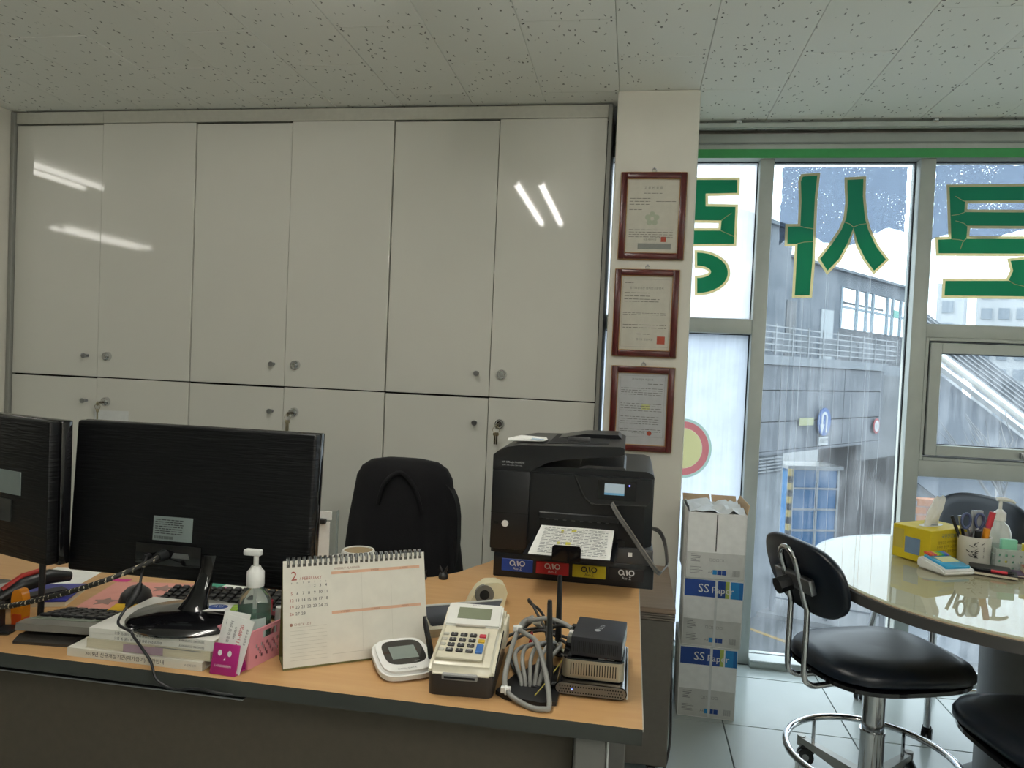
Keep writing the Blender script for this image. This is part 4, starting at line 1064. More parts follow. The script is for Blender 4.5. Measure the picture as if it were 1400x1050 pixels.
k = MB(); k.tube([(-.006 + .012 * math.cos(a), -.0285, .045 + .012 * math.sin(a)) for a in [i * math.pi / 12 for i in range(24)]], .0007, 5, closed=True); k.build('green_ring', mat('green_ink', '3b7d5c', .6), sb)
k = MB(); put_text(k, 'CLEAN', .0075, 0, -.012, Fb, 'CENTER'); put_text(k, '손소독제', .005, .0, .024, Fb, 'CENTER'); k.build('print', M_ink, sb)
MB().lathe([(.0, .122), (.0150, .122), (.0155, .127), (.0150, .148), (.011, .152), (.008, .158), (0, .158)], n=28, cap=False).build('collar', M_white, sb, 50)
pu = MB().cyl((0, 0, .156), (0, 0, .178), .0045, n=14).rbox(-.022, .010, -.007, .007, .176, .187, .003, 2).build('pump_head', M_white, sb, 40)
MB().cyl((0, 0, .02), (0, 0, .125), .0028, n=10).build('dip_tube', M_white, sb)
# odd bits in the basket
for (x, y, h_, m_, lab) in ((-.640, 1.246, .085, mat('red_marker', 'b92a44', .4), 'red marker pen standing in the pink basket'), (-.618, 1.242, .075, M_white, 'white marker pen standing in the pink basket')):
    q = thing('marker_pen', lab, 'pen', (x, y, DZ + .003)); MB().cyl((0, 0, 0), (.004, 0, h_ * .7), .006, n=12).build('barrel', m_, q, 40); MB().cyl((.004, 0, h_ * .7), (.006, 0, h_), .0066, n=12).build('cap', m_, q, 40)

# ---- desk calendar
ang = math.atan2(.14, .214)
cl = thing('desk_calendar', 'spiral bound desk calendar open at February', 'calendar', (-.56, 1.157, DZ), ang)
CWd, CHt = .256, .182
LE = Matrix.Rotation(R(-16), 4, 'X')
M_calp = mat('calendar_paper', 'dcd8cc', .75)
MB().box(0, CWd, .0, .0012, .004, CHt, M=LE).build('page', M_calp, cl)
MB().box(0, CWd, .0014, .0032, 0.001, CHt - .010, M=LE).build('front_board', mat('olive_board', '6d6a3c', .7), cl)
LB = Matrix.Translation((0, .064, 0)) @ Matrix.Rotation(R(3.5), 4, 'X')
MB().box(0, CWd, -.003, -.001, 0.001, CHt - .014, M=LB).build('back_board', mat('olive_board', '6d6a3c', .7), cl)
MB().box(0, CWd, .006, .062, .0005, .002).build('foot_board', mat('olive_board', '6d6a3c', .7), cl)
rg = MB().tube([(.0075 * math.cos(R(i * 30)), .0, .0075 * math.sin(R(i * 30))) if False else (0, .0075 * math.cos(R(i * 30)), .0075 * math.sin(R(i * 30))) for i in range(12)], .0011, 5, closed=True).mesh('ring', M_steel, 60)
top = LE @ Vector((0, .003, CHt - .003))
for i in range(27):
    for dx in (0, .0028):
        o = bpy.data.objects.new('ring', rg); COL.objects.link(o); o.parent = cl; o.location = (.008 + i * .0092 + dx, top.y + .003, top.z)
hm = MB()
F = LE @ frame((0, -.0001, 0), (1, 0, 0), (0, 0, 1))
hm = MB()
for i in range(27): rect(hm, .006 + i * .0092, .0115 + i * .0092, CHt - .0115, CHt - .0065, F, .0002)
hm.build('punch_holes', mat('punch_hole', '57544e', .9), cl)
kr = MB(); put_text(kr, '2', .022, .013, .1545, F); put_text(kr, '/ FEBRUARY', .0072, .028, .1500, F); kr.build('red_title', mat('calendar_red', 'a04a3c', .8), cl)
kd = MB(); ks = MB()
wk = ['S', 'M', 'T', 'W', 'T', 'F', 'S']
for c_ in range(7): put_text(kd, wk[c_], .0038, .0145 + c_ * .0098, .1430, F, 'CENTER')
d_ = 1
for r_ in range(5):
    for c_ in range(7):
        if r_ == 0 and c_ < 3: continue
        if d_ > 28: break
        put_text(ks if c_ == 0 else kd, str(d_), .0072, .0145 + c_ * .0098, .1365 - r_ * .0113, F, 'CENTER'); d_ += 1
kd.build('dates', M_ink, cl); ks.build('sunday_dates', mat('calendar_red', 'a04a3c', .8), cl)
kp = MB(); M_peach = mat('peach_bar', 'd9ae92', .8)
rect(kp, .083, .246, .1535, .1585, F, .0002); rect(kp, .083, .246, .0855, .0905, F, .0002); kp.build('week_bars', M_peach, cl)
kt = MB(); put_text(kt, 'WEEKLY PLANNER', .0055, .088, .1628, F); put_text(kt, 'CHECK LIST', .0055, .018, .0735, F)
for i, nm in enumerate(('1 WEEK', '2 WEEK', '3 WEEK')): put_text(kt, nm, .0046, .107 + i * .0545, .156, F, 'CENTER')
for i, nm in enumerate(('4 WEEK', '5 WEEK', 'MEMO')): put_text(kt, nm, .0046, .107 + i * .0545, .088, F, 'CENTER')
kt.add([(.0135 + .0026 * math.cos(a), .0735 + .0026 * math.sin(a), .0004) for a in [i * math.pi / 7 for i in range(14)]], [tuple(range(14))], F)
kt.build('planner_print', mat('calendar_brown', '9a7060', .8), cl)
kl = MB()
for i in range(10): rect(kl, .012, .074, .0688 - i * .0060, .0691 - i * .0060, F, .0002)
rect(kl, .137, .1372, .019, .1535, F, .0002); rect(kl, .191, .1912, .019, .1535, F, .0002); rect(kl, .083, .246, .0185, .0189, F, .0002)
kl.build('ruled_lines', mat('calendar_line', 'a8a294', .8), cl)

# ---- signature pad
sp_ = thing('signature_pad', 'white signature pad with a black bezel and grey screen', 'signature pad', (-.372, 1.225, DZ), R(32))
vs_ = MB().prism(ellipse(0, 0, .050, .058, 40, 3.6), .004, .022); vs_.xf(Matrix.Rotation(R(9), 4, 'X') @ Matrix.Translation((0, 0, .006)))
LP = Matrix.Rotation(R(9), 4, 'X') @ Matrix.Translation((0, 0, .006))
b_ = bmesh.new(); q = MB().prism(ellipse(0, 0, .050, .058, 40, 3.6), .0, .020); me_ = q.mesh('tmp', M_white, None); b_.from_mesh(me_)
bmesh.ops.bevel(b_, geom=[e for e in b_.edges if abs(e.verts[0].co.z - e.verts[1].co.z) < 1e-5], offset=.006, segments=3, affect='EDGES')
MB().bm(b_, LP).build('body', M_white, sp_, 40)
MB().prism(ellipse(.002, .006, .036, .038, 36, 3.6), .0201, .0208, M=LP).build('bezel', M_gloss, sp_, 40)
MB().box(-.022, .024, -.016, .024, .0209, .0212, M=LP).build('screen', mat('lcd_screen', '77827c', .15), sp_)
F = LP @ frame((0, 0, .0203), (1, 0, 0), (0, 1, 0))
k = MB(); put_text(k, 'DAOU DATA', .0055, -.004, -.045, F, 'CENTER'); k.build('print', M_ink, sp_)
k = MB(); put_text(k, 'E-SIGN', .003, .018, -.026, F, 'CENTER', .0008); k.build('bezel_print', M_white, sp_)
py = thing('stylus', 'thin black stylus standing in a holder between the signature pad and the card terminal', 'stylus', (-.318, 1.225, DZ))
MB().tube([(0, 0, 0), (-.006, .002, .04), (-.017, .004, .082), (-.019, .005, .092)], [.0048, .0052, .0044, .003], 10).build('shaft', M_black, py, 60)
MB().tube([(-.0062, -.0055, .045), (-.0125, -.0035, .068)], .0012, 6).build('clip', M_gloss, py)
MB().lathe([(0, 0), (.012, 0), (.010, .012), (.0, .014)], n=18, cap=False).build('holder', M_black, py, 50)

# ---- card terminal
tm = thing('card_terminal', 'ivory card payment terminal with black number keys and a grey display', 'card terminal', (-.2495, 1.142, DZ), R(4))
M_iv = mat('ivory_plastic', 'd9d3bd', .28, coat=.2); M_ivw = mat('white_cover_plastic', 'dfdfd8', .25, coat=.2)
M_tb = mat('brown_black_base', '2b2724', .4)
def bev(mb, r, seg, M=None, sel=None):
    b_ = bmesh.new(); me_ = mb.mesh('tmp', M_white, None); b_.from_mesh(me_)
    es = [e for e in b_.edges if (sel(e) if sel else e.calc_face_angle(0) > .5)]
    bmesh.ops.bevel(b_, geom=es, offset=r, segments=seg, affect='EDGES', clamp_overlap=True)
    return MB().bm(b_, M)
MB().rbox(-.053, .053, 0, .200, 0, .034, .012, 3, axis=2).build('base', M_tb, tm, 40)
prof = [(-.001, .026), (-.001, .044), (.016, .053), (.118, .069), (.178, .090), (.196, .086), (.205, .06), (.205, .026)]
bev(MB().prism(prof, -.054, .054, axis=0), .008, 3).build('body', M_iv, tm, 40)
Fk = frame((-.054, .016, .0535), (1, 0, 0), (0, .102, .016))
bev(MB().box(.008, .088, -.004, .090, -.002, .003, M=None), .003, 2, M=Fk).build('keypad_plate', M_iv, tm, 40)
M_kb = mat('black_key', '1d1c1c', .4)
cols = [.0285, .045, .0615]; names = [['1', '2', '3'], ['4', '5', '6'], ['7', '8', '9'], ['00', '0', '000']]
for r_ in range(4):
    for c_ in range(3):
        x, y = cols[c_], .070 - r_ * .0165
        ky = MB().rbox(x - .0062, x + .0062, y - .0048, y + .0048, .002, .0062, .002, 2, M=Fk).build('key', M_kb, tm, 40)
        k = MB(); put_text(k, names[r_][c_], .0062, x, y, Fk, 'CENTER', .0064); k.build('digit', M_white, ky)
    x, y = .0145, .0705 - r_ * .0165
    MB().rbox(x - .005, x + .005, y - .0036, y + .0036, .002, .0055, .0025, 2, M=Fk).build('function_key', mat('grey_key', 'b9b6a8', .4), tm, 40)
MB().rbox(.0718, .0838, .0652, .0748, .002, .0062, .002, 2, M=Fk).build('red_key', mat('red_key', 'b02a3a', .35), tm, 40)
MB().rbox(.0718, .0838, .0487, .0583, .002, .0062, .002, 2, M=Fk).build('yellow_key', mat('yellow_key', 'c6a32c', .35), tm, 40)
MB().rbox(.0715, .0838, .0155, .0425, .002, .0062, .002, 2, M=Fk).build('blue_key', mat('blue_key', '2f5f9e', .35), tm, 40)
Fd = frame((-.054, .118, .0695), (1, 0, 0), (0, .06, .021))
bev(MB().box(.004, .104, .002, .064, -.004, .003), .0028, 2, M=Fd).build('display_cover', M_ivw, tm, 40)
MB().box(.024, .084, .020, .050, .0031, .0036, M=Fd).build('display', mat('lcd_olive', '767c66', .2), tm)
k = MB(); put_text(k, 'KICC', .006, .054, .057, Fd, 'CENTER', .0034); k.build('brand_print', M_grey_ink, tm)
MB().rbox(.024, .078, .0, .004, .001, .004, .001, 1, M=Fd).build('latch', mat('latch_grey', 'b5afa2', .4), tm)
MB().rbox(-.03, .028, -.005, .004, .027, .037, .002, 2).build('card_slot', mat('slot_grey', '8d8d8b', .4), tm); MB().box(-.026, .024, -.0056, -.004, .030, .0335).build('slot_mouth', M_dark, tm)
MB().tube([(.0545, -.001, .03), (.0550, .03, .045), (.0550, .10, .058), (.0550, .18, .07)], .0012, 5).build('side_groove', M_dark, tm)
MB().rbox(.052, .060, .13, .19, .03, .075, .004, 2).build('side_cover', M_iv, tm, 40)

# ---- phone with lifted display, and tape dispenser
ph = thing('desk_phone', 'pale desk phone with a raised dark display, behind the card terminal', 'phone', (-.305, 1.425, DZ), R(30))
MB().prism([(-.02, 0), (-.02, .016), (.08, .028), (.10, .02), (.10, 0)], -.085, .085, axis=0).build('body', mat('phone_ivory', 'cfc8b2', .4), ph, 40)
pl = frame((0, -.004, .014), (1, 0, 0), (0, .35, 1))
MB().prism([(-.07, .0), (.055, .0), (.078, .040), (-.088, .040)], -.003, .003, M=pl).build('display_back', mat('navy_plastic', '2a323c', .35), ph)
MB().rbox(-.089, .079, .040, .044, -.006, .006, .001, 1, M=pl).build('display_rim', mat('pale_grey_plastic', 'b8bcb6', .4), ph)
hs = MB().tube(smooth_path([(-.125, .04, .022), (-.12, .07, .034), (-.115, .10, .034), (-.115, .15, .022)], 4), .014, 12).build('handset', mat('phone_ivory', 'cfc8b2', .4), ph, 60)
coil = [(-.11 + .10 * i / 160 - .0, .085 + .006 * math.sin(i * .9) + .02 * i / 160, .014 + .0062 * math.cos(i * .9)) for i in range(160)]
MB().tube(coil, .0022, 6).build('coil_cord', mat('phone_cord', 'd3cdb8', .45), ph, 60)
td = thing('tape_dispenser', 'ivory rounded tape dispenser standing behind the phone', 'tape dispenser', (-.290, 1.60, DZ), R(20))
MB().prism([(-.052, 0), (.03, 0), (.036, .03), (.03, .046), (.014, .053), (-.012, .052), (-.03, .04), (-.044, .018)], -.020, .020, axis=1).build('body', mat('ivory_shell', 'd6cfae', .4), td, 40)
MB().cyl((-.016, -.024, .028), (-.016, -.014, .028), .021, n=24).build('tape_roll', mat('tape_grey', '60605a', .3), td, 40)
MB().cyl((-.016, -.0245, .028), (-.016, -.0235, .028), .011, n=20).build('roll_core', M_dark, td)

# ---- mug, paper stand, bunny clips
mg = thing('mug', 'white mug with a wooden lid standing behind the calendar', 'mug', (-.625, 1.665, DZ))
MB().lathe([(0, 0), (.036, 0), (.040, .006), (.042, .055), (.040, .072), (.037, .078), (.034, .078), (.034, .07), (0, .07)], n=36, cap=False).build('body', M_white, mg, 50)
MB().lathe([(0, .0705), (.0338, .0705), (.0338, .0755), (0, .0765)], n=32, cap=False).build('lid', wood_mat('lid_wood', '857355', '95815f', .6), mg, 50)
MB().tube(smooth_path([(-.04, .0, .06), (-.062, 0, .055), (-.065, 0, .035), (-.041, 0, .02)], 5), .005, 8).build('handle', M_white, mg, 60)
pt = thing('paper_stand', 'clear acrylic stand holding paper slips beside the mug', 'stand', (-.715, 1.66, DZ), R(4))
M_acr = MATS.get('acrylic') or pane_mat('acrylic', .02, .08, tint=(.9, .92, .92))
MB().box(-.045, .035, 0, .003, .0, .165).build('back_plate', M_acr, pt); MB().rbox(-.045, .035, -.03, .03, 0, .004, .001, 1).build('base', M_acr, pt)
MB().box(.0345, .037, -.004, .006, .0, .168).build('edge', mat('acrylic_edge', '8f9a98', .2), pt)
MB().box(-.04, .018, -.004, -.0005, .055, .14).build('slip', M_paper, pt); MB().box(-.04, .022, -.003, -.0002, .145, .165).build('slip', M_paper, pt)
MB().rbox(-.02, .01, -.012, 0, .135, .148, .002, 1).build('clip', M_black, pt)
for (x, y, s_, lab) in ((-.436, 1.752, 1.0, 'black bunny-shaped cable clip at the back edge of the desk'), (-.482, 1.735, .7, 'smaller black bunny-shaped clip half hidden by the calendar')):
    bn = thing('bunny_clip', lab, 'clip', (x, y, DZ), group=None)
    MB().lathe([(0, 0), (.011 * s_, 0), (.0125 * s_, .006 * s_), (.009 * s_, .014 * s_), (0, .017 * s_)], n=20, cap=False).build('body', M_black, bn, 60)
    for sx in (-1, 1): MB().tube([(sx * .003 * s_, 0, .013 * s_), (sx * .007 * s_, 0, .024 * s_), (sx * .010 * s_, 0, .032 * s_)], [.0028 * s_, .0034 * s_, .0012 * s_], 8).build('ear', M_black, bn, 60)

# ---- cable grommet, router stack, cables
gm = thing('cable_grommet', 'black flat cable cover where the grey cables pass through the desk', 'cable cover', (-.137, 1.205, DZ), R(-10))
MB().prism([(-.05, -.05), (-.03, -.062), (.03, -.062), (.052, -.048), (.042, .02), (.02, .085), (-.02, .085), (-.042, .02)], 0, .007).build('plate', M_black, gm, 40)
MB().tube([(-.026 + .0, .01, .007), (-.02, .03, .007), (.02, .03, .007), (.026, .01, .007), (.02, -.012, .007), (-.02, -.012, .007)], .003, 8, closed=True).build('rim', M_black, gm, 60)
M_gc = mat('grey_cable', '83837f', .5); M_bc = mat('black_cable', '1a1a1a', .5)
gc = 'grey network cables beside the card terminal'
def gcab(lab, pts, r=.0042, m_=None): return cable('network_cable', lab, 'cable', pts, r, m_ or M_gc, None, 7)
gcab('grey network cable in a long loop reaching the front edge of the desk', [(-.165, 1.37, .79), (-.178, 1.31, .795), (-.184, 1.22, .770), (-.178, 1.16, .744), (-.14, 1.128, .735), (-.112, 1.122, .735), (-.104, 1.135, .737), (-.118, 1.19, .765), (-.140, 1.235, .795), (-.162, 1.26, .798), (-.178, 1.285, .795)], .0044)
gcab('grey network cable bending up to a free white plug', [(-.180, 1.283, .790), (-.178, 1.30, .792), (-.172, 1.325, .796), (-.160, 1.33, .797)], .0044)
for i, (x, dx, h_) in enumerate(((-.150, -.006, .045), (-.142, .0, .052), (-.134, .006, .056), (-.127, .012, .050), (-.157, -.01, .038))):
    gcab(('grey network cable rising out of the cable cover, ' + ('next to the long loop', 'second of five strands', 'middle strand of five', 'fourth of five strands', 'shortest strand by the black plugs')[i]), [(x, 1.19, .722), (x - .001, 1.196, .742), (x - .004 + dx, 1.215, .752 + h_ * .35), (x + dx * 1.8, 1.25, .748 + h_ * .62), (x + .012 + dx, 1.295, .752 + h_ * .4), (-.115, 1.33 + .012 * i, .746)], .0036)
gcab('grey network cable plugged into the black box on top of the router stack', [(-.150, 1.40, .76), (-.168, 1.36, .79), (-.16, 1.31, .805), (-.13, 1.30, .815), (-.10, 1.285, .815), (-.083, 1.27, .812)], .0040)
gcab('thin white cable plugged into the silver box', [(-.14, 1.40, .74), (-.125, 1.36, .755), (-.11, 1.31, .765), (-.094, 1.27, .770)], .0028, mat('pale_cable', 'b9b6a6', .5))
gcab('pale yellow thin wire running from the cable cover to the router', [(-.130, 1.16, .738), (-.118, 1.19, .745), (-.106, 1.22, .755), (-.095, 1.25, .764)], .0010, mat('yellow_wire', 'b3a34e', .5))
rk = random.Random(5)
bl = [[(-.22, 1.36, .745), (-.19, 1.38, .757), (-.15, 1.385, .765), (-.11, 1.38, .757), (-.07, 1.37, .75)], [(-.20, 1.40, .74), (-.16, 1.41, .775), (-.13, 1.385, .78), (-.115, 1.40, .76), (-.14, 1.43, .745)],
      [(-.21, 1.33, .745), (-.175, 1.345, .765), (-.14, 1.36, .77), (-.10, 1.33, .765), (-.08, 1.31, .76)], [(-.19, 1.27, .75), (-.178, 1.24, .744), (-.165, 1.215, .742), (-.155, 1.20, .735)]]
bn_ = ['black power cable lying behind the grey loops', 'black power cable curled up behind the grey loops', 'black power cable running to the silver box', 'short black cable going down into the cable cover']
for i, p in enumerate(bl): cable('power_cable', bn_[i], 'cable', p, .003, M_bc, None, 7)
cable('power_cable', 'black cable standing up in a slim loop beside the antennas', 'cable', [(-.128, 1.33, .752), (-.140, 1.37, .770), (-.158, 1.40, .785), (-.172, 1.42, .798), (-.180, 1.425, .805), (-.178, 1.43, .797), (-.160, 1.425, .788), (-.147, 1.43, .768), (-.145, 1.44, .745)], .0028, M_bc, None, 7)
cable('power_cable', 'black cable plugged into the top black box', 'cable', [(-.079, 1.285, .808), (-.105, 1.30, .804), (-.125, 1.32, .79), (-.13, 1.36, .76)], .0034, M_bc, None, 7)
cable('power_cable', 'black cable drooping behind the nearer antenna to the silver box', 'cable', [(-.13, 1.30, .80), (-.12, 1.275, .785), (-.108, 1.262, .772), (-.094, 1.256, .768)], .0032, M_bc, None, 7)
rd = thing('cable_tie', 'red twist tie around the black cables', 'cable tie', (-.162, 1.345, .762))
MB().tube([(0, .008 * math.cos(a), .008 * math.sin(a)) for a in [i * math.pi / 6 for i in range(12)]], .0022, 6, closed=True).build('loop', mat('red_tie', 'b8343a', .4), rd, 60); MB().box(-.003, .003, -.012, -.006, -.016, -.004).build('tail', mat('red_tie', 'b8343a', .4), rd)
for (x, y, z, lab) in ((-.180, 1.285, .796, 'white cable tie at the top of the grey loop'), (-.177, 1.155, .743, 'white cable tie low on the grey loop near the desk edge')):
    ct = thing('cable_tie', lab, 'cable tie', (x, y, z)); MB().rbox(-.008, .008, -.004, .004, -.004, .006, .001, 1).build('head', M_white, ct); MB().tube([(.0, .0062 * math.cos(a), .0062 * math.sin(a)) for a in [i * math.pi / 6 for i in range(12)]], .0016, 5, closed=True).build('band', M_white, ct)
MB_ = thing('network_plug', 'clear plastic plug on the free end of a grey cable', 'plug', (-.160, 1.33, .797), R(10)); MB().rbox(0, .016, -.006, .006, -.004, .004, .001, 1).build('body', mat('plug_clear', 'd8d4c4', .3), MB_); MB().box(.002, .014, -.002, .002, .004, .006).build('tab', mat('plug_clear', 'd8d4c4', .3), MB_)

rt = thing('wifi_router', 'flat black router with a perforated grey front and two upright antennas', 'router', (-.043, 1.185, DZ))
pill = [(-.0485, .003)] + [(.048 + .0105 * math.cos(a), .0135 + .0105 * math.sin(a)) for a in [R(-90 + i * 18) for i in range(11)]] + [(-.048 + .0105 * math.cos(a), .0135 + .0105 * math.sin(a)) for a in [R(90 + i * 18) for i in range(11)]]
MB().prism(pill[1:], .002, .19, axis=1).build('case', M_gloss, rt, 40)
MB().prism([(x * .97, .0135 + (z - .0135) * .84) for x, z in pill[1:]], 0, .0025, axis=1).build('front_grille', mat('router_grey', '6f6a62', .45, metal=.4), rt, 40)
k = MB(); F = frame((0, -.0001, .0135), (1, 0, 0), (0, 0, 1))
for i in range(24):
    for j in range(3):
        x = -.050 + i * .0043 + (j % 2) * .0021
        if -.030 < x < .028 and j == 1: continue
        rect(k, x - .0011, x + .0011, (j - 1) * .0048 - .0011, (j - 1) * .0048 + .0011, F, .0004)
tag(k.build('perforation', M_dark, rt), kind='stuff')
MB().cyl((-.030, -.0012, .0135), (-.030, 0, .0135), .0011, n=10).build('status_light', mat('blue_led', '6f86ff', .3, emit=('5b78ff', 4.)), rt)
MB().rbox(.057, .0595, .004, .188, .004, .022, .001, 1).build('side_strip', mat('pale_side', 'aab0b4', .35), rt)
for x in (-.04, .04):
    for y in (.02, .17): MB().cyl((x, y, 0), (x, y, .0035), .006, n=10).build('foot', M_black, rt)
for (y, h_, dx) in ((.014, .150, -.006), (.155, .152, -.003)):
    an = MB().tube([(-.068, y, .004), (-.0685, y, .03), (-.068 + dx, y + .004, h_ - .006), (-.068 + dx, y + .004, h_)], [.0058, .0062, .0042, .0036], 10).build('antenna', M_black, rt, 60)
    MB().cyl((-.068, y, .012), (-.056, y, .013), .005, n=12).build('antenna_hinge', M_black, an, 40)
sv = thing('set_top_box', 'silver sided black topped mini box with vent slots, on the router', 'set-top box', (-.041, 1.252, DZ + .0241))
MB().rbox(-.051, .051, -.052, .052, .002, .032, .012, 4, axis=2).build('silver_side', mat('silver_plastic', 'b5a994', .3, metal=.75), sv, 40)
MB().rbox(-.0505, .0505, -.0515, .0515, .032, .035, .0118, 4, axis=2).build('black_top', M_gloss, sv, 40)
MB().rbox(-.048, .048, -.049, .049, 0, .002, .01, 3, axis=2).build('foot', M_black, sv)
for i in range(18): MB().box(-.037 + i * .0043, -.0355 + i * .0043, -.0523, -.0515, .008, .027).build('vent_slot', M_dark, sv)
st_ = MB().box(.008, .034, -.047, -.040, .0352, .0355).build('sticker', M_paper, sv); k = MB(); rect(k, .018, .022, -.046, -.041, frame((0, 0, .0355), (1, 0, 0), (0, 1, 0))); k.build('print', M_red_ink, st_)
tb = thing('internet_box', 'small matt black box with white lettering on top of the router stack', 'set-top box', (-.034, 1.252, DZ + .0241 + .0356), R(-4))
MB().rbox(-.042, .042, -.050, .050, .002, .034, .002, 2).build('case', mat('matt_black', '202126', .5), tb, 40)
for i in range(24): MB().box(-.037 + i * .0031, -.0362 + i * .0031, -.0505, -.0495, .009, .027).build('vent_slot', M_dark, tb)
F = frame((0, 0, .0341), (0, -1, 0), (1, 0, 0))
F = frame((0, 0, .0341), (.25, 1, 0), (-1, .25, 0))
k = MB(); put_text(k, 'tv', .015, .012, .0, F, 'CENTER'); put_text(k, 'b', .016, .0, .0, F, 'CENTER'); k.add([(-.012 + .006 * math.cos(a), .005 * math.sin(a), .0004) for a in [i * math.pi / 9 for i in range(18)]], [tuple(range(18))], F); k.build('logo', mat('silver_ink', 'b5b8bb', .4), tb)
MB().box(.0421, .0428, -.042, .042, .007, .029).build('side_window', mat('pale_display', 'a9bcc6', .2), tb)
for x in (-.03, .03):
    for y in (-.04, .04): MB().cyl((x, y, 0), (x, y, .003), .004, n=8).build('foot', M_black, tb)
for (y, m_) in ((-.02, M_gc), (.0, M_white), (.03, M_bc)): MB().rbox(-.052, -.042, y - .006, y + .006, .012, .024, .001, 1).build('plug', m_, tb)

# ================================================================== THE PRINTER
M_pr = mat('printer_black', '15171a', .36, var=(60, .05)); M_pr2 = mat('printer_dark', '101216', .3); M_prg = mat('printer_grey', '3a3a3b', .4)
it = thing('ink_tank_tray', 'black ink tank tray under the printer with four coloured labels', 'ink tray', (-.125, 1.98, DZ))
MB().rbox(-.324, .074, 1.815, 2.17, DZ, .789, .003, 2).build('case', M_pr2, it, 40, world=True)
M_lw = mat('label_white', 'd6d6d6', .5)
for (x0, x1, nm, col_, ink) in ((-.302, -.223, 'blue_label', '1f3f8f', M_lw), (-.215, -.133, 'red_label', 'b01f2b', M_lw), (-.124, -.042, 'yellow_label', 'b8a81e', M_ink), (-.035, .051, 'black_label', '1a1819', M_lw)):
    lb = MB().rbox(x0, x1, 1.8128, 1.815, .746, .7775, .001, 1).build(nm, mat('label_' + col_, col_, .45), it, world=True); PM[lb.name] = PM[it.name]
    cx = (x0 + x1) / 2; F = frame((cx, 1.8128, .763), (1, 0, 0), (0, 0, 1)); k = MB()
    for sx in (-.0125, .0125):
        NN = 20
        k.add([(sx + r_ * math.cos(2 * math.pi * i / NN), .004 + r_ * math.sin(2 * math.pi * i / NN), .0004) for r_ in (.0072, .0045) for i in range(NN)], [(i, (i + 1) % NN, NN + (i + 1) % NN, NN + i) for i in range(NN)], F)
    k.add([(-.0015, .0105, .0004), (.002, .0105, .0004), (.0045, -.0025, .0004), (.0008, -.0025, .0004)], [(0, 1, 2, 3)], F)
    k.add([(-.009, .001, .0004), (-.006, .0035, .0004), (-.0015, -.0035, .0004), (-.0045, -.0035, .0004)], [(0, 1, 2, 3)], F)
    put_text(k, 'Aio-Σ', .0095, .001, -.0095, F, 'CENTER')
    k.build('logo_print', ink, lb, world=True)

pr = thing('printer', 'black all-in-one printer with a small touch screen and a printed sheet in its tray', 'printer', (-.135, 2.0, .789))
YP = 1.82
# body with a chamfered right front corner
MB().prism([(-.334, YP + .008), (-.326, YP), (.045, YP), (.066, YP + .03), (.066, 2.19), (-.334, 2.19)], .7895, 1.0).build('body', M_pr2, pr, 30, world=True)
MB().rbox(-.3355, -.240, YP - .006, YP + .10, .800, .998, .003, 2).build('side_panel', M_pr, pr, 40, world=True)
MB().box(-.3357, -.240, YP - .0064, YP - .006, .8915, .8925).build('seam', M_dark, pr, world=True)
MB().prism([(-.238, .90), (-.232, .996), (-.130, .996), (-.106, .945), (-.085, .929), (-.018, .929), (-.018, .90)], YP - .003, YP + .01, axis=1).build('front_door', M_pr, pr, 30, world=True)
MB().prism([(-.127, .999), (-.102, .947), (-.088, .935), (-.075, .931), (.050, .936), (.060, .952), (.060, 1.0)], YP - .014, YP + .02, axis=1).build('control_panel', M_pr, pr, 30, world=True)
MB().tube([(-.127, YP - .0145, .999), (-.102, YP - .0145, .947), (-.088, YP - .0145, .935), (-.075, YP - .0145, .931), (.050, YP - .0145, .936)], .0012, 5).build('panel_edge', M_prg, pr, world=True)
MB().box(-.070, .022, YP - .0155, YP - .014, .945, .992).build('touch_panel', M_gloss, pr, world=True)
MB().box(-.054, -.006, YP - .0162, YP - .0155, .957, .985).build('screen', mat('lit_screen', '9fb0bb', .2, emit=('9fb0bb', .25)), pr, world=True)
MB().box(-.054, -.006, YP - .0165, YP - .0162, .957, .962).build('screen_bar', mat('lit_bar', '5f93b5', .2, emit=('5f93b5', .25)), pr, world=True)
MB().cyl((.006, YP - .0162, .982), (.006, YP - .0155, .982), .002, n=10).build('status_light', mat('violet_led', '7d7dff', .3, emit=('7a7aff', 3.)), pr, world=True)
# outlet
MB().box(-.212, -.018, YP - .0035, YP - .001, .800, .900).build('outlet', M_dark, pr, world=True)
for i in range(8): MB().box(-.195 + i * .021, -.187 + i * .021, YP - .006, YP - .003, .8835, .8865).build('outlet_rib', M_prg, pr, world=True)
MB().rbox(-.214, -.016, YP - .008, YP, .886, .902, .002, 1).build('outlet_lip', M_pr, pr, world=True)
tra = MB().add([(-.225, YP, .840), (-.015, YP, .840), (-.022, YP - .120, .8215), (-.235, YP - .120, .8215), (-.225, YP, .800), (-.015, YP, .800), (-.022, YP - .120, .8150), (-.235, YP - .120, .8150)], [(0, 1, 2, 3), (7, 6, 5, 4), (0, 4, 5, 1), (1, 5, 6, 2), (2, 6, 7, 3), (3, 7, 4, 0)])
tra.build('output_tray', M_pr2, pr, world=True)
MB().rbox(-.165, -.098, YP - .128, YP - .121, .815, .850, .006, 3, axis=1).build('paper_stop', M_gloss, pr, 40, world=True)
MB().rbox(-.040, .070, YP - .010, YP + .06, .789, .828, .004, 2).build('lower_cover', M_prg, pr, 40, world=True)
MB().prism(ellipse(-.010, .835, .012, .010, 16), YP - .006, YP + .03, axis=1).build('round_port', M_pr, pr, 40, world=True)
MB().box(.010, .020, YP - .0106, YP - .010, .808, .818).build('cover_mark', M_white, pr, world=True)
MB().cyl((-.298, YP - .0068, .865), (-.298, YP - .006, .865), .0085, n=24).build('round_button', M_white, pr, world=True)
MB().box(-.327, -.315, YP - .0066, YP - .006, .863, .869).build('usb_slot', M_dark, pr, world=True)
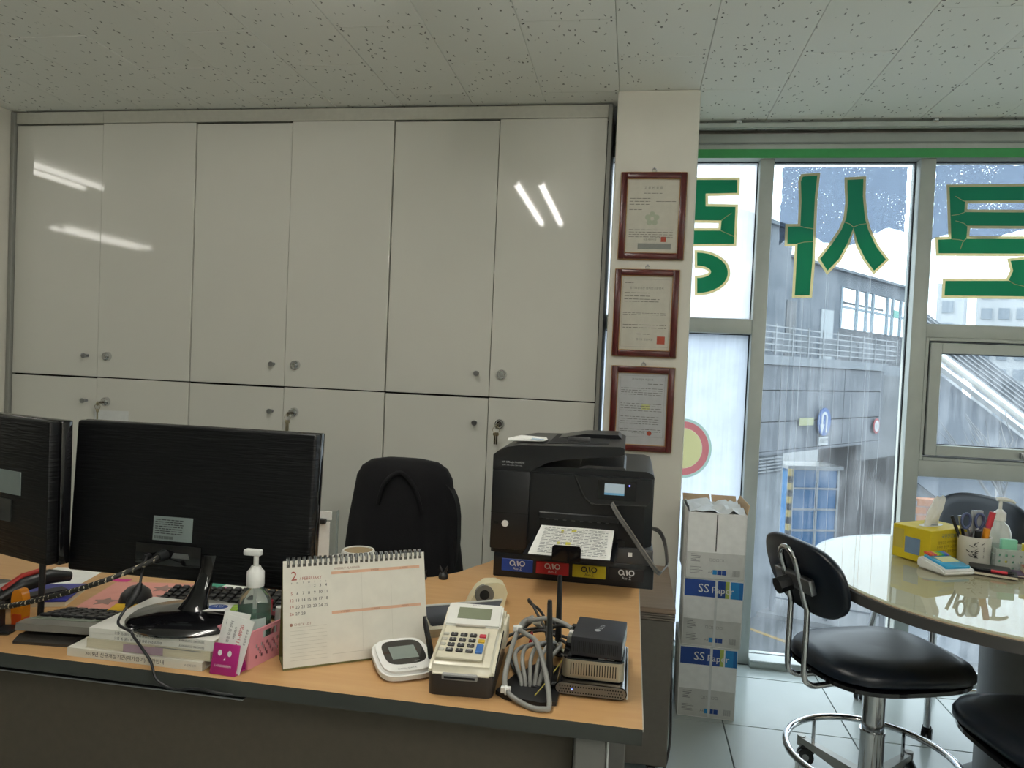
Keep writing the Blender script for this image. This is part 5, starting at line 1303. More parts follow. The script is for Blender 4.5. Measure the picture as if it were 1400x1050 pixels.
# scanner deck and document feeder
MB().prism([(-.238, .999), (-.225, 1.008), (-.17, 1.014), (.045, 1.016), (.062, 1.010), (.066, .999)], YP + .004, 2.19, axis=1).build('scanner_lid', M_pr, pr, 30, world=True)
MB().prism([(-.124, 1.014), (-.10, 1.022), (-.01, 1.022), (-.004, 1.014)], YP + .012, 2.12, axis=1).build('exit_tray', M_prg, pr, 30, world=True)
adf = [(-.3355, .998), (-.3355, 1.036), (-.322, 1.048), (-.300, 1.058), (-.270, 1.064), (-.205, 1.066), (-.02, 1.074), (-.010, 1.070), (-.010, 1.056), (-.022, 1.050), (-.09, 1.043), (-.16, 1.034), (-.20, 1.023), (-.230, 1.006), (-.2365, .998)]
MB().prism(adf, YP - .004, 2.17, axis=1).build('document_feeder', M_pr, pr, 30, world=True)
MB().prism([(-.206, 1.0664), (-.05, 1.0732), (-.05, 1.0738), (-.206, 1.067)], YP + .05, 2.12, axis=1).build('feeder_well', M_dark, pr, world=True)
MB().prism([(-.195, 1.067), (-.12, 1.082), (-.03, 1.084), (-.02, 1.074)], YP + .20, 2.15, axis=1).build('feeder_tray', M_pr2, pr, 30, world=True)
MB().rbox(-.16, -.10, YP + .10, YP + .105, 1.066, 1.083, .004, 2).build('paper_guide', M_prg, pr, 40, world=True)
F = frame((-.312, YP - .0042, 1.018), (1, 0, 0), (0, 0, 1)); k = MB(); put_text(k, 'HP OfficeJet Pro 8710', .0062, 0, .002, F); put_text(k, 'PRINT  FAX  SCAN  COPY  WEB', .0036, 0, -.006, F); k.build('model_print', mat('silver_ink', 'b5b8bb', .4), pr, world=True)
ps = thing('printed_sheet', 'printed sheet with yellow highlights lying in the printer tray', 'paper', (-.12, 1.76, .82))
FS = Matrix(((1, 0, 0, 0), (0, 1, 0, 0), (0, 0, 1, 0), (0, 0, 0, 1)))
sh_ = MB().add([(-.206, YP - .004, .868), (-.026, YP - .004, .868), (-.031, YP - .12, .824), (-.222, YP - .12, .824), (-.206, YP - .004, .8675), (-.026, YP - .004, .8675), (-.031, YP - .12, .8235), (-.222, YP - .12, .8235)], [(3, 2, 1, 0), (4, 5, 6, 7), (0, 1, 5, 4), (1, 2, 6, 5), (2, 3, 7, 6), (3, 0, 4, 7)])
sh_.build('sheet', M_paper, ps, world=True)
F = frame((-.214, YP - .12, .8245), (1, 0, 0), (.08, .116, .044)); k = MB(); hg = MB(); rr = random.Random(2)
for i in range(17):
    x = .012 + i * .0004
    while x < .172: l_ = rr.uniform(.004, .02); rect(k, x, min(x + l_, .174), .008 + i * .0065, .0102 + i * .0065, F, .0006); x += l_ + .003
for (x, y, w_) in ((.055, .045, .006), (.075, .045, .012), (.06, .095, .006), (.085, .10, .012)): rect(hg, x, x + w_, y, y + .012, F, .0005)
k.build('print', M_grey_ink, ps, world=True); hg.build('highlight', mat('yellow_highlight', 'd8cf3a', .8), ps, world=True)
bi = thing('folded_bill', 'crumpled white bill lying on top of the printer feeder', 'paper', (-.262, 1.93, 1.067))
MB().add([(-.05, -.05, .0), (.045, -.055, .004), (.05, .0, .003), (.0, .012, .009), (-.055, -.005, .002), (.04, .05, .004), (-.03, .06, .005)], [(0, 1, 2, 3, 4), (4, 3, 6), (3, 2, 5, 6)]).build('sheet', M_paper, bi)
MB().add([(.01, -.045, .0058), (.042, -.046, .0062), (.044, -.02, .006), (.012, -.02, .0075)], [(0, 1, 2, 3)]).build('blue_print', mat('bill_blue', 'a9bccb', .7), bi)
# ink hose
P = smooth_path([(-.035, YP - .016, .937), (-.018, YP - .03, .912), (.010, YP - .03, .875), (.056, YP - .03, .813), (.085, YP - .01, .775), (.100, YP + .06, .765), (.112, YP + .14, .755), (.112, YP + .16, .775), (.105, YP + .17, .81), (.09, YP + .18, .835), (.066, YP + .18, .842)], 6)
hz_ = thing('ink_hose', 'flat grey bundle of ink tubes looping from the printer panel to its side', 'hose', (-.035, YP - .016, .937))
for i, c_ in enumerate(('5a5a58', '66635e', '4d4f52', '75706a')):
    MB().tube([p + Vector((0, .0, .0)) + Vector((.0016, 0, .0024)) * (i - 1.5) for p in P], .0018, 6).build('ink_tube', mat('tube_' + c_, c_, .4), hz_, 60, world=True)
# cable on the floor by the pedestal
cable('floor_cable', 'black cable hanging down beside the pedestal to the floor', 'cable', [(.168, 2.45, .35), (.172, 2.40, .20), (.168, 2.33, .08), (.13, 2.26, .012), (.03, 2.22, .006), (-.1, 2.24, .006)], .004, M_bc)

# ================================================================== SWIVEL CHAIR WITH A JACKET
oc = thing('office_chair', 'office chair behind the desk with a black jacket over its back', 'office chair', (-.70, 2.08, 0), R(-2))
MB().rbox(-.22, .22, -.20, .22, .42, .49, .03, 4).build('seat', M_fabric, oc, 40)
MB().prism(ellipse(0, .70, .17, .20, 36, 3.2), .19, .235, axis=1).build('backrest', M_fabric, oc, 40)
MB().tube([(0, .16, .42), (0, .25, .44), (0, .26, .6)], .02, 10).build('back_bar', M_black, oc, 60)
MB().cyl((0, 0, .1), (0, 0, .42), .025, n=16).build('gas_post', M_black, oc, 40)
for sx in (-1, 1):
    MB().tube(smooth_path([(sx * .20, .05, .44), (sx * .25, .05, .50), (sx * .25, .05, .57), (sx * .24, .05, .59)], 4), .014, 8).rbox(sx * .245 - .03, sx * .245 + .03, -.08, .16, .585, .615, .012, 3).build('armrest', M_black, oc, 50)
for q in range(5):
    a = R(72 * q + 20); x, y = .28 * math.cos(a), .28 * math.sin(a)
    lg = MB().tube([(0, 0, .11), (x * .5, y * .5, .09), (x, y, .065)], [.026, .022, .016], 8).build('leg', M_black, oc, 50)
    MB().cyl((x - .014 * math.sin(a), y + .014 * math.cos(a), .027), (x + .014 * math.sin(a), y - .014 * math.cos(a), .027), .027, n=18).build('castor', M_black, lg, 40)
jk = thing('jacket', 'black jacket draped over the back of the office chair', 'jacket', (-.71, 2.30, .5))
lev = [(.0, .205, .075), (.06, .20, .075), (.15, .192, .072), (.25, .178, .068), (.33, .166, .062), (.385, .158, .058), (.415, .142, .050), (.435, .112, .038), (.444, .06, .018)]
vs = []; fs = []; N = 56; rj = random.Random(9)
for i, (z, rx, ry) in enumerate(lev):
    for j in range(N):
        a = 2 * math.pi * j / N; c, s_ = math.cos(a), math.sin(a)
        fold = 1 + (.035 * math.sin(a * 9 + z * 6) + .03 * math.sin(a * 5 - z * 11)) * (1 - z / .46)
        vs.append((rx * math.copysign(abs(c) ** .75, c) * fold - .012 * z, ry * math.copysign(abs(s_) ** .75, s_) * (1 + (fold - 1) * 2.2), z))
for i in range(len(lev) - 1):
    for j in range(N): fs.append((i * N + j, i * N + (j + 1) % N, (i + 1) * N + (j + 1) % N, (i + 1) * N + j))
fs.append(tuple(range((len(lev) - 1) * N, len(lev) * N)))
MB().add(vs, fs).build('drape', M_fabric, jk, 80)
MB().tube(smooth_path([(-.07, -.062, .30), (-.05, -.066, .37), (.0, -.062, .405), (.05, -.066, .36), (.075, -.066, .28)], 5), .007, 8).build('hood_edge', M_fabric, jk, 60)

# ================================================================== PAPER BOXES
M_box = mat('white_carton', 'eeefed', .75); M_boxg = mat('carton_print_grey', 'cbccc8', .75); M_blue = mat('carton_blue', '23468f', .6); M_cy = mat('carton_cyan', '2a86c4', .6); M_lime = mat('carton_lime', 'a9b85a', .6)
M_kraft = mat('kraft_inside', 'b79c7c', .85)
def carton(label, x0, x1, y0, y1, z0, z1, closed, rz=0.):
    t = thing('paper_box', label, 'box', ((x0 + x1) / 2, (y0 + y1) / 2, z0), rz, 'stacked copy paper boxes')
    hw, hd, h = (x1 - x0) / 2, (y1 - y0) / 2, z1 - z0 - .0006
    F = frame((-hw, -hd, 0), (1, 0, 0), (0, 0, 1)); W = 2 * hw
    if closed:
        MB().rbox(-hw, hw, -hd, hd, 0, h, .002, 1).build('carton', M_box, t)
        MB().box(-hw - .0008, hw + .0008, -hd - .0012, hd, h - .068, h + .0002).build('lid', M_box, t)
        F2 = frame((-hw, -hd - .0012, 0), (1, 0, 0), (0, 0, 1))
        for (a, b_, m_, nm) in ((.003, .70 * W, M_blue, 'blue_band'), (.70 * W, .765 * W, M_lime, 'lime_band'), (.79 * W, .93 * W, M_cy, 'cyan_band'), (.93 * W, W - .001, mat('carton_blue2', '1f6bb0', .6), 'deep_cyan_band')):
            k = MB(); rect(k, a, b_, h - .066, h - .004, F2); k.build(nm, m_, t)
        k = MB(); put_text(k, 'SS', .044, .050, h - .036, F2, 'LEFT', .0012); put_text(k, 'Paper', .034, .098, h - .039, F2, 'LEFT', .0012); k.build('brand_print', M_white, t)
    else:
        k = MB().box(-hw, hw, -hd, -hd + .003, 0, h).box(-hw, hw, hd - .003, hd, 0, h).box(-hw, -hw + .003, -hd, hd, 0, h).box(hw - .003, hw, -hd, hd, 0, h).box(-hw, hw, -hd, hd, 0, .003)
        k.build('carton', M_box, t)
        for (xa, xb, nm) in ((-hw + .002, .002, 'flap'), (.008, hw - .002, 'flap')):
            MB().add([(xa, hd, h), (xb, hd, h), (xb, hd + .03, h + .022), (xa, hd + .03, h + .022), (xa, hd + .002, h - .002), (xb, hd + .002, h - .002), (xb, hd + .032, h + .020), (xa, hd + .032, h + .020)], [(3, 2, 1, 0), (4, 5, 6, 7), (0, 1, 5, 4), (1, 2, 6, 5), (2, 3, 7, 6), (3, 0, 4, 7)]).build(nm, M_kraft, t)
        MB().add([(hw, -hd, h), (hw, hd, h), (hw + .012, hd, h + .03), (hw + .012, -hd + .03, h + .03), (hw - .003, -hd, h), (hw - .003, hd, h), (hw + .009, hd, h + .03), (hw + .009, -hd + .03, h + .03)], [(0, 1, 2, 3), (7, 6, 5, 4), (0, 4, 5, 1), (1, 5, 6, 2), (2, 6, 7, 3), (3, 7, 4, 0)]).build('flap', M_kraft, t)
        k = MB(); rr = random.Random(3); nx, ny = 9, 7
        vs = [(-hw + .006 + (W - .012) * i / nx, -hd + .004 + (2 * hd - .008) * j / ny, h - .004 + rr.uniform(-.004, .022)) for j in range(ny + 1) for i in range(nx + 1)]
        k.add(vs, [(j * (nx + 1) + i, j * (nx + 1) + i + 1, (j + 1) * (nx + 1) + i + 1, (j + 1) * (nx + 1) + i) for j in range(ny) for i in range(nx)]).build('crumpled_wrapper', mat('wrapper_white', 'd3d6d6', .5), t, 20)
        k = MB(); rect(k, .49 * W, .51 * W, h * .42, h * .98, F); k.build('front_slit', mat('carton_shadow', '4e4f4e', .9), t)
    # grey printed lower panel
    k = MB(); rect(k, .004, W - .003, .004, h * .40, F, .0004); k.build('grey_panel', M_boxg, t)
    k = MB(); rr = random.Random(int(z0 * 50))
    for i in range(5): rect(k, .018, .018 + rr.uniform(.015, .035), h * .36 - i * .0062, h * .36 - i * .0062 + .0025, F, .0008)
    for i in range(5): rect(k, .016, .016 + rr.uniform(.03, .046), h * .17 - i * .0055, h * .17 - i * .0055 + .002, F, .0008)
    for i in range(5): put_text(k, '□', .013, .088 + i * .0125, h * .29, F, 'CENTER', .0008)
    x = W * .80
    while x < W * .92: rect(k, x, x + .0012, .016, .038, F, .0008); x += rr.choice((.0022, .003))
    put_text(k, 'A4', .012, .088, .026, F, 'CENTER', .0008)
    tag(k.build('panel_print', M_grey_ink, t), kind='stuff')
    for i, m_ in enumerate((M_cy, M_blue, M_blue)):
        k = MB(); rect(k, .097 + i * .0165, .112 + i * .0165, .018, .035, F, .0008); k.build('badge', m_, t)
    if closed: MB().box(.0 + .006, .015, -hd - .0020, -hd - .0013, 0, h).build('strap', mat('white_strap', 'd9dcdb', .4), t)
    return t
carton('copy paper box with a blue band at the bottom of the stack, on the floor', .219, .424, 2.745, 2.995, 0, .262, True)
carton('copy paper box with a blue band in the middle of the stack', .226, .436, 2.748, 2.995, .262, .512, True, R(-1.5))
carton('open copy paper box with crumpled wrapper, on top of the stack', .222, .432, 2.745, 2.99, .512, .755, False, R(1))

# ================================================================== MEETING TABLE
TZ = .715
tb_ = thing('meeting_table', 'oval meeting table with a glass covered beige top and a grey drum leg', 'table', (1.25, 2.18, 0))
def oval(d):  # rounded left end, long to the right
    pts = []
    for i in range(49):
        a = R(90 + 180 * i / 48); c, s_ = math.cos(a), math.sin(a)
        pts.append((1.155 + (.585 + d) * -abs(c) ** (2 / 2.25), 2.27 + (.56 + d) * math.copysign(abs(s_) ** (2 / 2.25), s_)))
    for i in range(49):
        a = R(270 + 180 * i / 48); c, s_ = math.cos(a), math.sin(a)
        pts.append((1.95 + (.585 + d) * abs(c) ** (2 / 2.25), 2.27 + (.56 + d) * math.copysign(abs(s_) ** (2 / 2.25), s_)))
    return pts
MB().prism(oval(-.004), TZ - .0375, TZ - .008).build('top', wood_mat('beige_table_top', 'c9b292', 'd2bd9f', .5), tb_, 40, world=True)
MB().prism(oval(.004), TZ - .037, TZ - .010).build('edge_band', mat('grey_edge_band', '3d3c3a', .6), tb_, 40, world=True)
gt = mat('table_glass', 'e9f2ee', .015, spec=.9, coat=1.0); 
m = bpy.data.materials.new('clear_table_glass'); m.use_nodes = True; t = m.node_tree; t.nodes.clear()
out = t.nodes.new('ShaderNodeOutputMaterial'); a_ = t.nodes.new('ShaderNodeBsdfTransparent'); a_.inputs['Color'].default_value = (.93, .97, .95, 1)
g1 = t.nodes.new('ShaderNodeBsdfGlossy'); g1.inputs['Roughness'].default_value = .015; fr_ = t.nodes.new('ShaderNodeFresnel'); fr_.inputs['IOR'].default_value = 1.6
gb_ = t.nodes.new('ShaderNodeNewGeometry'); iv_ = t.nodes.new('ShaderNodeMath'); iv_.operation = 'SUBTRACT'; iv_.inputs[0].default_value = 1.; ml_ = t.nodes.new('ShaderNodeMath'); ml_.operation = 'MULTIPLY'; t.links.new(gb_.outputs['Backfacing'], iv_.inputs[1]); t.links.new(fr_.outputs[0], ml_.inputs[0]); t.links.new(iv_.outputs[0], ml_.inputs[1])
mx_ = t.nodes.new('ShaderNodeMixShader'); t.links.new(ml_.outputs[0], mx_.inputs[0]); t.links.new(a_.outputs[0], mx_.inputs[1]); t.links.new(g1.outputs[0], mx_.inputs[2]); t.links.new(mx_.outputs[0], out.inputs['Surface'])
MB().prism(oval(-.003), TZ - .006, TZ).build('glass_sheet', m, tb_, 40, world=True)
MB().prism(oval(-.0035), TZ - .0078, TZ - .0062).build('beige_liner', wood_mat('beige_liner', 'c9b292', 'd2bd9f', .5), tb_, world=True)
for cx in (1.27,):
    MB().lathe([(0, .0), (.22, .0), (.22, .02), (.19, .03), (.175, .05), (.175, TZ - .037), (0, TZ - .037)], c=(cx, 2.42, 0), n=48, cap=False).build('drum_leg', mat('grey_drum', '6e6f6f', .45), tb_, 40, world=True)
MB().lathe([(0, .0), (.22, .0), (.22, .02), (.19, .03), (.175, .05), (.175, TZ - .037), (0, TZ - .037)], c=(2.1, 2.2, 0), n=48, cap=False).build('drum_leg', mat('grey_drum', '6e6f6f', .45), tb_, 40, world=True)

# ================================================================== STOOLS
def rounded_seat(w, d, tz):
    """vinyl seat pad: rounded trapezoid, wider to the front (+x)"""
    mb = MB(); N = 48; rings = [(.90, .0), (1.0, .012), (1.0, .026), (.96, .042), (.80, .054), (.5, .060), (.0, .062)]
    vs = []; fs = []
    for (s_, z) in rings:
        for j in range(N):
            a = 2 * math.pi * j / N; c, q = math.cos(a), math.sin(a)
            x = math.copysign(abs(c) ** .62, c) * d; y = math.copysign(abs(q) ** .62, q) * w * (1 + .12 * c)
            dip = -.008 * (1 - s_) * (1 if s_ < .8 else 0)
            vs.append((x * s_, y * s_, tz + z + dip))
    for i in range(len(rings) - 1):
        for j in range(N): fs.append((i * N + j, i * N + (j + 1) % N, (i + 1) * N + (j + 1) % N, (i + 1) * N + j))
    fs.append(tuple(range(N - 1, -1, -1)))
    return mb.add(vs, fs)
def back_pad(w, h, t_):
    """oval vinyl back pad standing in the local y-z plane, bulging to +x"""
    mb = MB(); N = 44; rings = [(-.006, .95), (-.002, 1.0), (.010, 1.0), (.022, .93), (.030, .7), (.033, .35), (.034, .0)]
    vs = []; fs = []
    for (x, s_) in rings:
        for j in range(N):
            a = 2 * math.pi * j / N; c, q = math.cos(a), math.sin(a)
            y = math.copysign(abs(c) ** .72, c) * w * s_; z = math.copysign(abs(q) ** .8, q) * h * s_
            vs.append((x + .5 * y * y, y, z))
    for i in range(len(rings) - 1):
        for j in range(N): fs.append((i * N + j, i * N + (j + 1) % N, (i + 1) * N + (j + 1) % N, (i + 1) * N + j))
    fs.append(tuple(range(N - 1, -1, -1)))
    return mb.add(vs, fs)
def castor(parent, x, y, a):
    w1 = MB()
    d = Vector((math.cos(a), math.sin(a), 0)); e = Vector((-math.sin(a), math.cos(a), 0)); c = Vector((x, y, .026)) - d * .014
    w1.cyl(c - e * .016, c - e * .004, .026, n=20).cyl(c + e * .004, c + e * .016, .026, n=20)
    o = w1.build('castor_wheels', M_black, parent, 40)
    MB().cyl(c - e * .0172, c + e * .0172, .011, n=14).build('wheel_hub', M_steel, o, 40)
    MB().tube([(x, y, .062), tuple(c + Vector((0, 0, .029))), tuple(c - d * .024 + Vector((0, 0, .014)))], .014, 10).build('castor_hood', M_black, o, 60)
    return o
def make_stool(label, loc, rz):
    t = thing('swivel_stool', label, 'stool', loc, rz, 'swivel stools round the meeting table')
    rounded_seat(.195, .225, .435).build('seat', M_vinyl, t, 60)
    MB().prism([(x * 1.0, y) for x, y in ellipse(0, 0, .222, .20, 40, 3.2)], .428, .439).build('seat_piping', M_gloss, t, 40)
    MB().rbox(-.10, .10, -.06, .06, .405, .429, .004, 2).build('seat_plate', M_steel, t)
    MB().cyl((0, 0, .08), (0, 0, .24), .034, n=28).build('outer_post', M_chrome, t, 40)
    MB().cyl((0, 0, .24), (0, 0, .41), .031, n=28).build('inner_post', M_chrome, t, 40)
    MB().cyl((0, 0, .235), (0, 0, .243), .0355, n=28).build('post_collar', M_chrome, t, 40)
    MB().tube([(.235 * math.cos(a), .235 * math.sin(a), .165) for a in [i * math.pi / 24 for i in range(48)]], .0105, 10, closed=True).build('foot_ring', M_chrome, t, 60)
    MB().cyl((0, 0, .06), (0, 0, .10), .044, n=28).build('hub', M_steel, t, 40)
    for q in range(5):
        a = R(72 * q + 100); c, s_ = math.cos(a), math.sin(a)
        L = Matrix.Rotation(a, 4, 'Z')
        lg = MB().add([(.03, -.016, .062), (.27, -.011, .070), (.27, .011, .070), (.03, .016, .062), (.03, -.016, .102), (.27, -.011, .088), (.27, .011, .088), (.03, .016, .102)], [(0, 3, 2, 1), (4, 5, 6, 7), (0, 1, 5, 4), (1, 2, 6, 5), (2, 3, 7, 6), (3, 0, 4, 7)], L)
        lg.cyl((.272 * c, .272 * s_, .060), (.272 * c, .272 * s_, .092), .013, n=14)
        lo = lg.build('leg', mat('satin_steel', '9b9a94', .35, metal=.6), t, 40)
        MB().cyl((.222 * c, .222 * s_, .08), (.222 * c, .222 * s_, .165), .0055, n=8).build('ring_strut', M_chrome, lo, 40)
        castor(lo, .272 * c, .272 * s_, a + R(50))
    # bent tube carrying the back pad
    p = []
    BK = -.262
    hoop = [(-.05, -.026, .412), (-.20, -.038, .400), (-.243, -.040, .405), (BK, -.040, .44), (BK, -.040, .60), (BK - .008, -.036, .64), (BK - .040, -.036, .745)]
    arch = [(BK - .042 - .010 * math.sin(a), -.036 * math.cos(a), .745 + .040 * math.sin(a)) for a in [i * math.pi / 8 for i in range(1, 8)]]
    path = smooth_path(hoop, 5) + [Vector(q) for q in arch] + [Vector((x, -y, z)) for x, y, z in reversed(smooth_path(hoop, 5))]
    MB().tube(path, .0085, 10).build('back_tube', M_chrome, t, 60)
    MP = Matrix.Translation((BK - .006, 0, .704)) @ Matrix.Rotation(R(-17), 4, 'Y')
    bp = back_pad(.185, .108, .034); bp.xf(MP); bp.build('backrest', M_vinyl, t, 60)
    MB().rbox(-.024, -.006, -.085, .085, -.032, .012, .003, 2, M=MP).build('back_bracket', M_steel, t, 40)
    MB().cyl(tuple(MP @ Vector((-.062, .02, -.02))), tuple(MP @ Vector((-.022, .02, -.02))), .024, n=8).build('knob', M_black, t, 40)
    return t
make_stool('black vinyl swivel stool with chrome foot ring pulled up to the table end', (.742, 2.275, 0), R(21))
make_stool('black vinyl swivel stool in front of the drum leg, backrest out of view', (1.030, 1.835, 0), R(100))

# far chair on four tube legs with castors
fc = thing('tube_leg_chair', 'dark vinyl chair on chrome tube legs, between the table and the windows', 'chair', (1.16, 2.965, 0), R(203))
rounded_seat(.20, .21, .40).build('seat', M_vinyl, fc, 60)
for (x, y) in ((-.17, -.17), (-.17, .17), (.17, -.17), (.17, .17)):
    lo = MB().tube([(x * .8, y * .8, .40), (x * .95, y * .95, .20), (x, y, .062)], .012, 12).build('leg', M_chrome, fc, 60); castor(lo, x, y, R(40))
MB().tube([(-.16, -.16, .17), (.16, -.16, .17), (.16, .16, .17), (-.16, .16, .17)], .009, 8, closed=True).build('foot_rail', M_chrome, fc, 60)
for s_ in (-.10, .10): MB().tube(smooth_path([(-.10, s_, .40), (-.18, s_, .40), (-.215, s_, .45), (-.215, s_, .70)], 5), .010, 10).build('back_post', M_chrome, fc, 60)
bp = back_pad(.215, .125, .034); bp.xf(Matrix.Translation((-.20, 0, .715)) @ Matrix.Rotation(R(-10), 4, 'Y')); bp.build('backrest', M_vinyl, fc, 60)

# ================================================================== THINGS ON THE TABLE
tx = thing('tissue_box', 'yellow tissue box with a white tissue pulled out, on the meeting table', 'tissue box', (0.9439, 2.4771, TZ), R(36))
M_yb = mat('yellow_card', 'cdb61c', .55); BX_, BY_, BH_ = .092, .062, .102
MB().rbox(-BX_, BX_, -BY_, BY_, 0, BH_, .002, 1).build('carton', M_yb, tx)
MB().prism(ellipse(0, 0, .05, .02, 28), BH_ + .0002, BH_ + .001).build('opening', M_white, tx)
F = frame((0, -BY_ - .0003, 0), (1, 0, 0), (0, 0, 1)); k = MB(); put_text(k, '국민건강보험', .0150, 0, BH_ * .80, F, 'CENTER'); k.build('blue_print', mat('tissue_blue', '3f6d86', .7), tx)
k = MB()
for i, s_ in enumerate(('평생건강 국민행복을 위한', '든든한 동반자 노인장기요양', '보험이 함께 합니다')): put_text(k, s_, .0105, 0, BH_ * .62 - i * .014, F, 'CENTER')
k.build('brown_print', mat('tissue_brown', '6d5a1e', .7), tx)
F = frame((-BX_ - .0003, 0, 0), (0, -1, 0), (0, 0, 1)); k = MB(); rect(k, -.02, .03, .02, .07, F); k.build('side_figure', mat('tissue_figure', '6f87a3', .7), tx)
k = MB(); rect(k, -BY_ + .004, -.024, .03, .09, F); k.build('side_text', mat('tissue_side', 'b9a84a', .7), tx)
vs = []; fs = []; N = 20
for i, (z, rx, ry, dx) in enumerate(((0, .035, .008, 0), (.02, .03, .012, .004), (.05, .024, .016, .020), (.075, .022, .014, .036), (.085, .016, .008, .044))):
    for j in range(N):
        a = 2 * math.pi * j / N; f_ = 1 + .28 * math.sin(a * 4 + i * .5); vs.append((dx + rx * math.cos(a) * f_, ry * math.sin(a) * f_, BH_ + z + .006 * math.sin(a * 3)))
for i in range(4):
    for j in range(N): fs.append((i * N + j, i * N + (j + 1) % N, (i + 1) * N + (j + 1) % N, (i + 1) * N + j))
fs.append(tuple(range(4 * N, 5 * N)))
MB().add(vs, fs).build('tissue', mat('tissue_paper', 'e2e2dc', .85), tx, 60)
ds = thing('note_dispenser', 'white and blue memo note dispenser with coloured index tabs', 'note dispenser', (0.9335, 2.3280, TZ), R(24))
b_ = bmesh.new(); me_ = MB().prism([(-.052, 0), (.05, 0), (.052, .020), (.044, .033), (-.040, .018), (-.054, .009)], -.056, .056, axis=0).mesh('tmp', M_white, None); b_.from_mesh(me_)
bmesh.ops.bevel(b_, geom=b_.edges[:], offset=.006, segments=2, affect='EDGES', clamp_overlap=True)
MB().bm(b_).build('body', M_white, ds, 40)
Fd = frame((0, .0, .031), (1, 0, 0), (0, 1, .0)); 
SL = frame((-.045, -.044, .0165), (1, 0, 0), (0, .088, .0155))
MB().rbox(.002, .088, .0, .085, -.004, .0065, .003, 2, M=SL).build('blue_cover', mat('blue_translucent', '2f9bc9', .15, coat=.5), ds, 40)
MB().box(.018, .076, .03, .062, .0066, .0085, M=SL).build('memo', mat('cream_memo', 'd9ddae', .7), ds)
for i, c_ in enumerate(('d2463c', 'e07a3a', 'd95a86', 'd9cf45', '8fc04c', '4aa86a', '3f7fc0', '7a6fc0')):
    MB().box(.012 + i * .009, .019 + i * .009, .072, .096, .0066, .010, M=SL).build('index_tab', mat('tab_' + c_, c_, .5), ds)
hp = thing('pen_holder', 'white ceramic pen holder with a grey landscape drawing', 'pen holder', (1.0482, 2.4250, TZ))
MB().lathe([(0, 0), (.040, 0), (.043, .004), (.0455, .085), (.0455, .090), (.0425, .090), (.040, .008), (0, .008)], n=40, cap=False).build('cup', mat('cup_ceramic', 'd5d3c9', .3), hp, 50)
k = MB(); rr = random.Random(8); fa_ = math.atan2(-2.3, -1.0)
def on_cup(u, z, r=.0462): a = fa_ + u / .046; return (r * math.cos(a), r * math.sin(a), z)
for i in range(26):
    u = rr.gauss(0, .008); z = .03 + .04 * rr.random(); l_ = rr.uniform(.004, .012); dz = rr.uniform(-.004, .006)
    k.tube([on_cup(u, z), on_cup(u + l_ / 2, z + dz), on_cup(u + l_, z + dz * 1.6)], rr.uniform(.0005, .0012), 4)
for i in range(8): k.tube([on_cup(.026, .075 - i * .006), on_cup(.0285, .0745 - i * .006)], .0008, 4)
tag(k.build('brush_drawing', M_ink, hp), kind='stuff')
def pen(label, dx, dy, lean, h_, r_, body, capc, cat='pen', name='pen'):
    q = thing(name, label, cat, (1.0482 + dx, 2.4250 + dy, TZ + .009))
    top = Vector((lean[0], lean[1], h_))
    MB().cyl((0, 0, 0), tuple(top * .72), r_, n=12).build('barrel', body, q, 40); MB().cyl(tuple(top * .72), tuple(top), r_ * 1.12, n=12).build('cap', capc, q, 40)
    return q
pen('black ballpoint pen leaning left in the pen holder', -.012, .0, (-.055, .0, .135), .135, .0045, M_black, M_black)
pen('black pen with silver cap in the pen holder', -.008, .012, (-.03, .005, .135), .135, .0045, M_black, M_steel)
pen('orange capped marker standing low in the pen holder', .012, -.016, (.012, -.006, .108), .108, .0085, mat('orange_marker', 'd98a1e', .4), mat('orange_marker', 'd98a1e', .4), name='marker')
pen('dark marker with a black cap in front in the pen holder', -.002, -.02, (.0, -.006, .10), .10, .008, M_black, M_black, name='marker')
pen('red and purple glue pen leaning right in the pen holder', .015, .0, (.032, .0, .155), .155, .008, mat('pink_pen', 'b53a5a', .4), mat('red_pen', 'c23a44', .4), name='marker')
pen('red pen standing behind the scissors in the pen holder', -.002, .015, (.002, .01, .128), .128, .0042, mat('red_pen', 'c23a44', .4), M_white)
pen('thin brown pencil in the pen holder', .008, .014, (.008, .012, .135), .135, .0036, mat('brown_pencil', '5d3a2e', .5), M_black, 'pencil', 'pencil')
cc_ = thing('ruler_case', 'clear plastic case of leads standing in the pen holder', 'case', (1.0586, 2.4406, TZ + .009), R(15))
MB().rbox(-.018, .018, -.005, .005, 0, .155, .002, 1).build('case', mat('clear_case', 'c9ced0', .15, alpha=.55), cc_); 
for i in range(3): MB().cyl((-.010 + i * .009, 0, .03), (-.010 + i * .009, 0, .145), .0024, n=8).build('lead_tube', mat('lead_tube', '59454a', .4), cc_)
ss = thing('scissors', 'scissors with blue grey handles in the pen holder', 'scissors', (1.0399, 2.4218, TZ + .009), R(20))
for s_ in (-1, 1):
    lp = MB().tube([(s_ * .024 + .015 * math.cos(a), .0, .125 + .022 * math.sin(a)) for a in [i * math.pi / 9 for i in range(18)]], .0042, 8, closed=True); lp.build('handle', mat('slate_blue_plastic', '4a5578', .4), ss, 60)
    MB().tube([(s_ * .018, 0, .104), (s_ * .002, 0, .07), (s_ * -.004, 0, .01)], [.004, .004, .0015], 6).build('blade', M_steel, ss, 60)
bt = thing('mesh_basket', 'clear perforated plastic basket holding green and yellow packs', 'basket', (1.1629, 2.4145, TZ), R(-6))
M_fog = mat('frosted_plastic', 'cfd5cf', .3, alpha=.5)
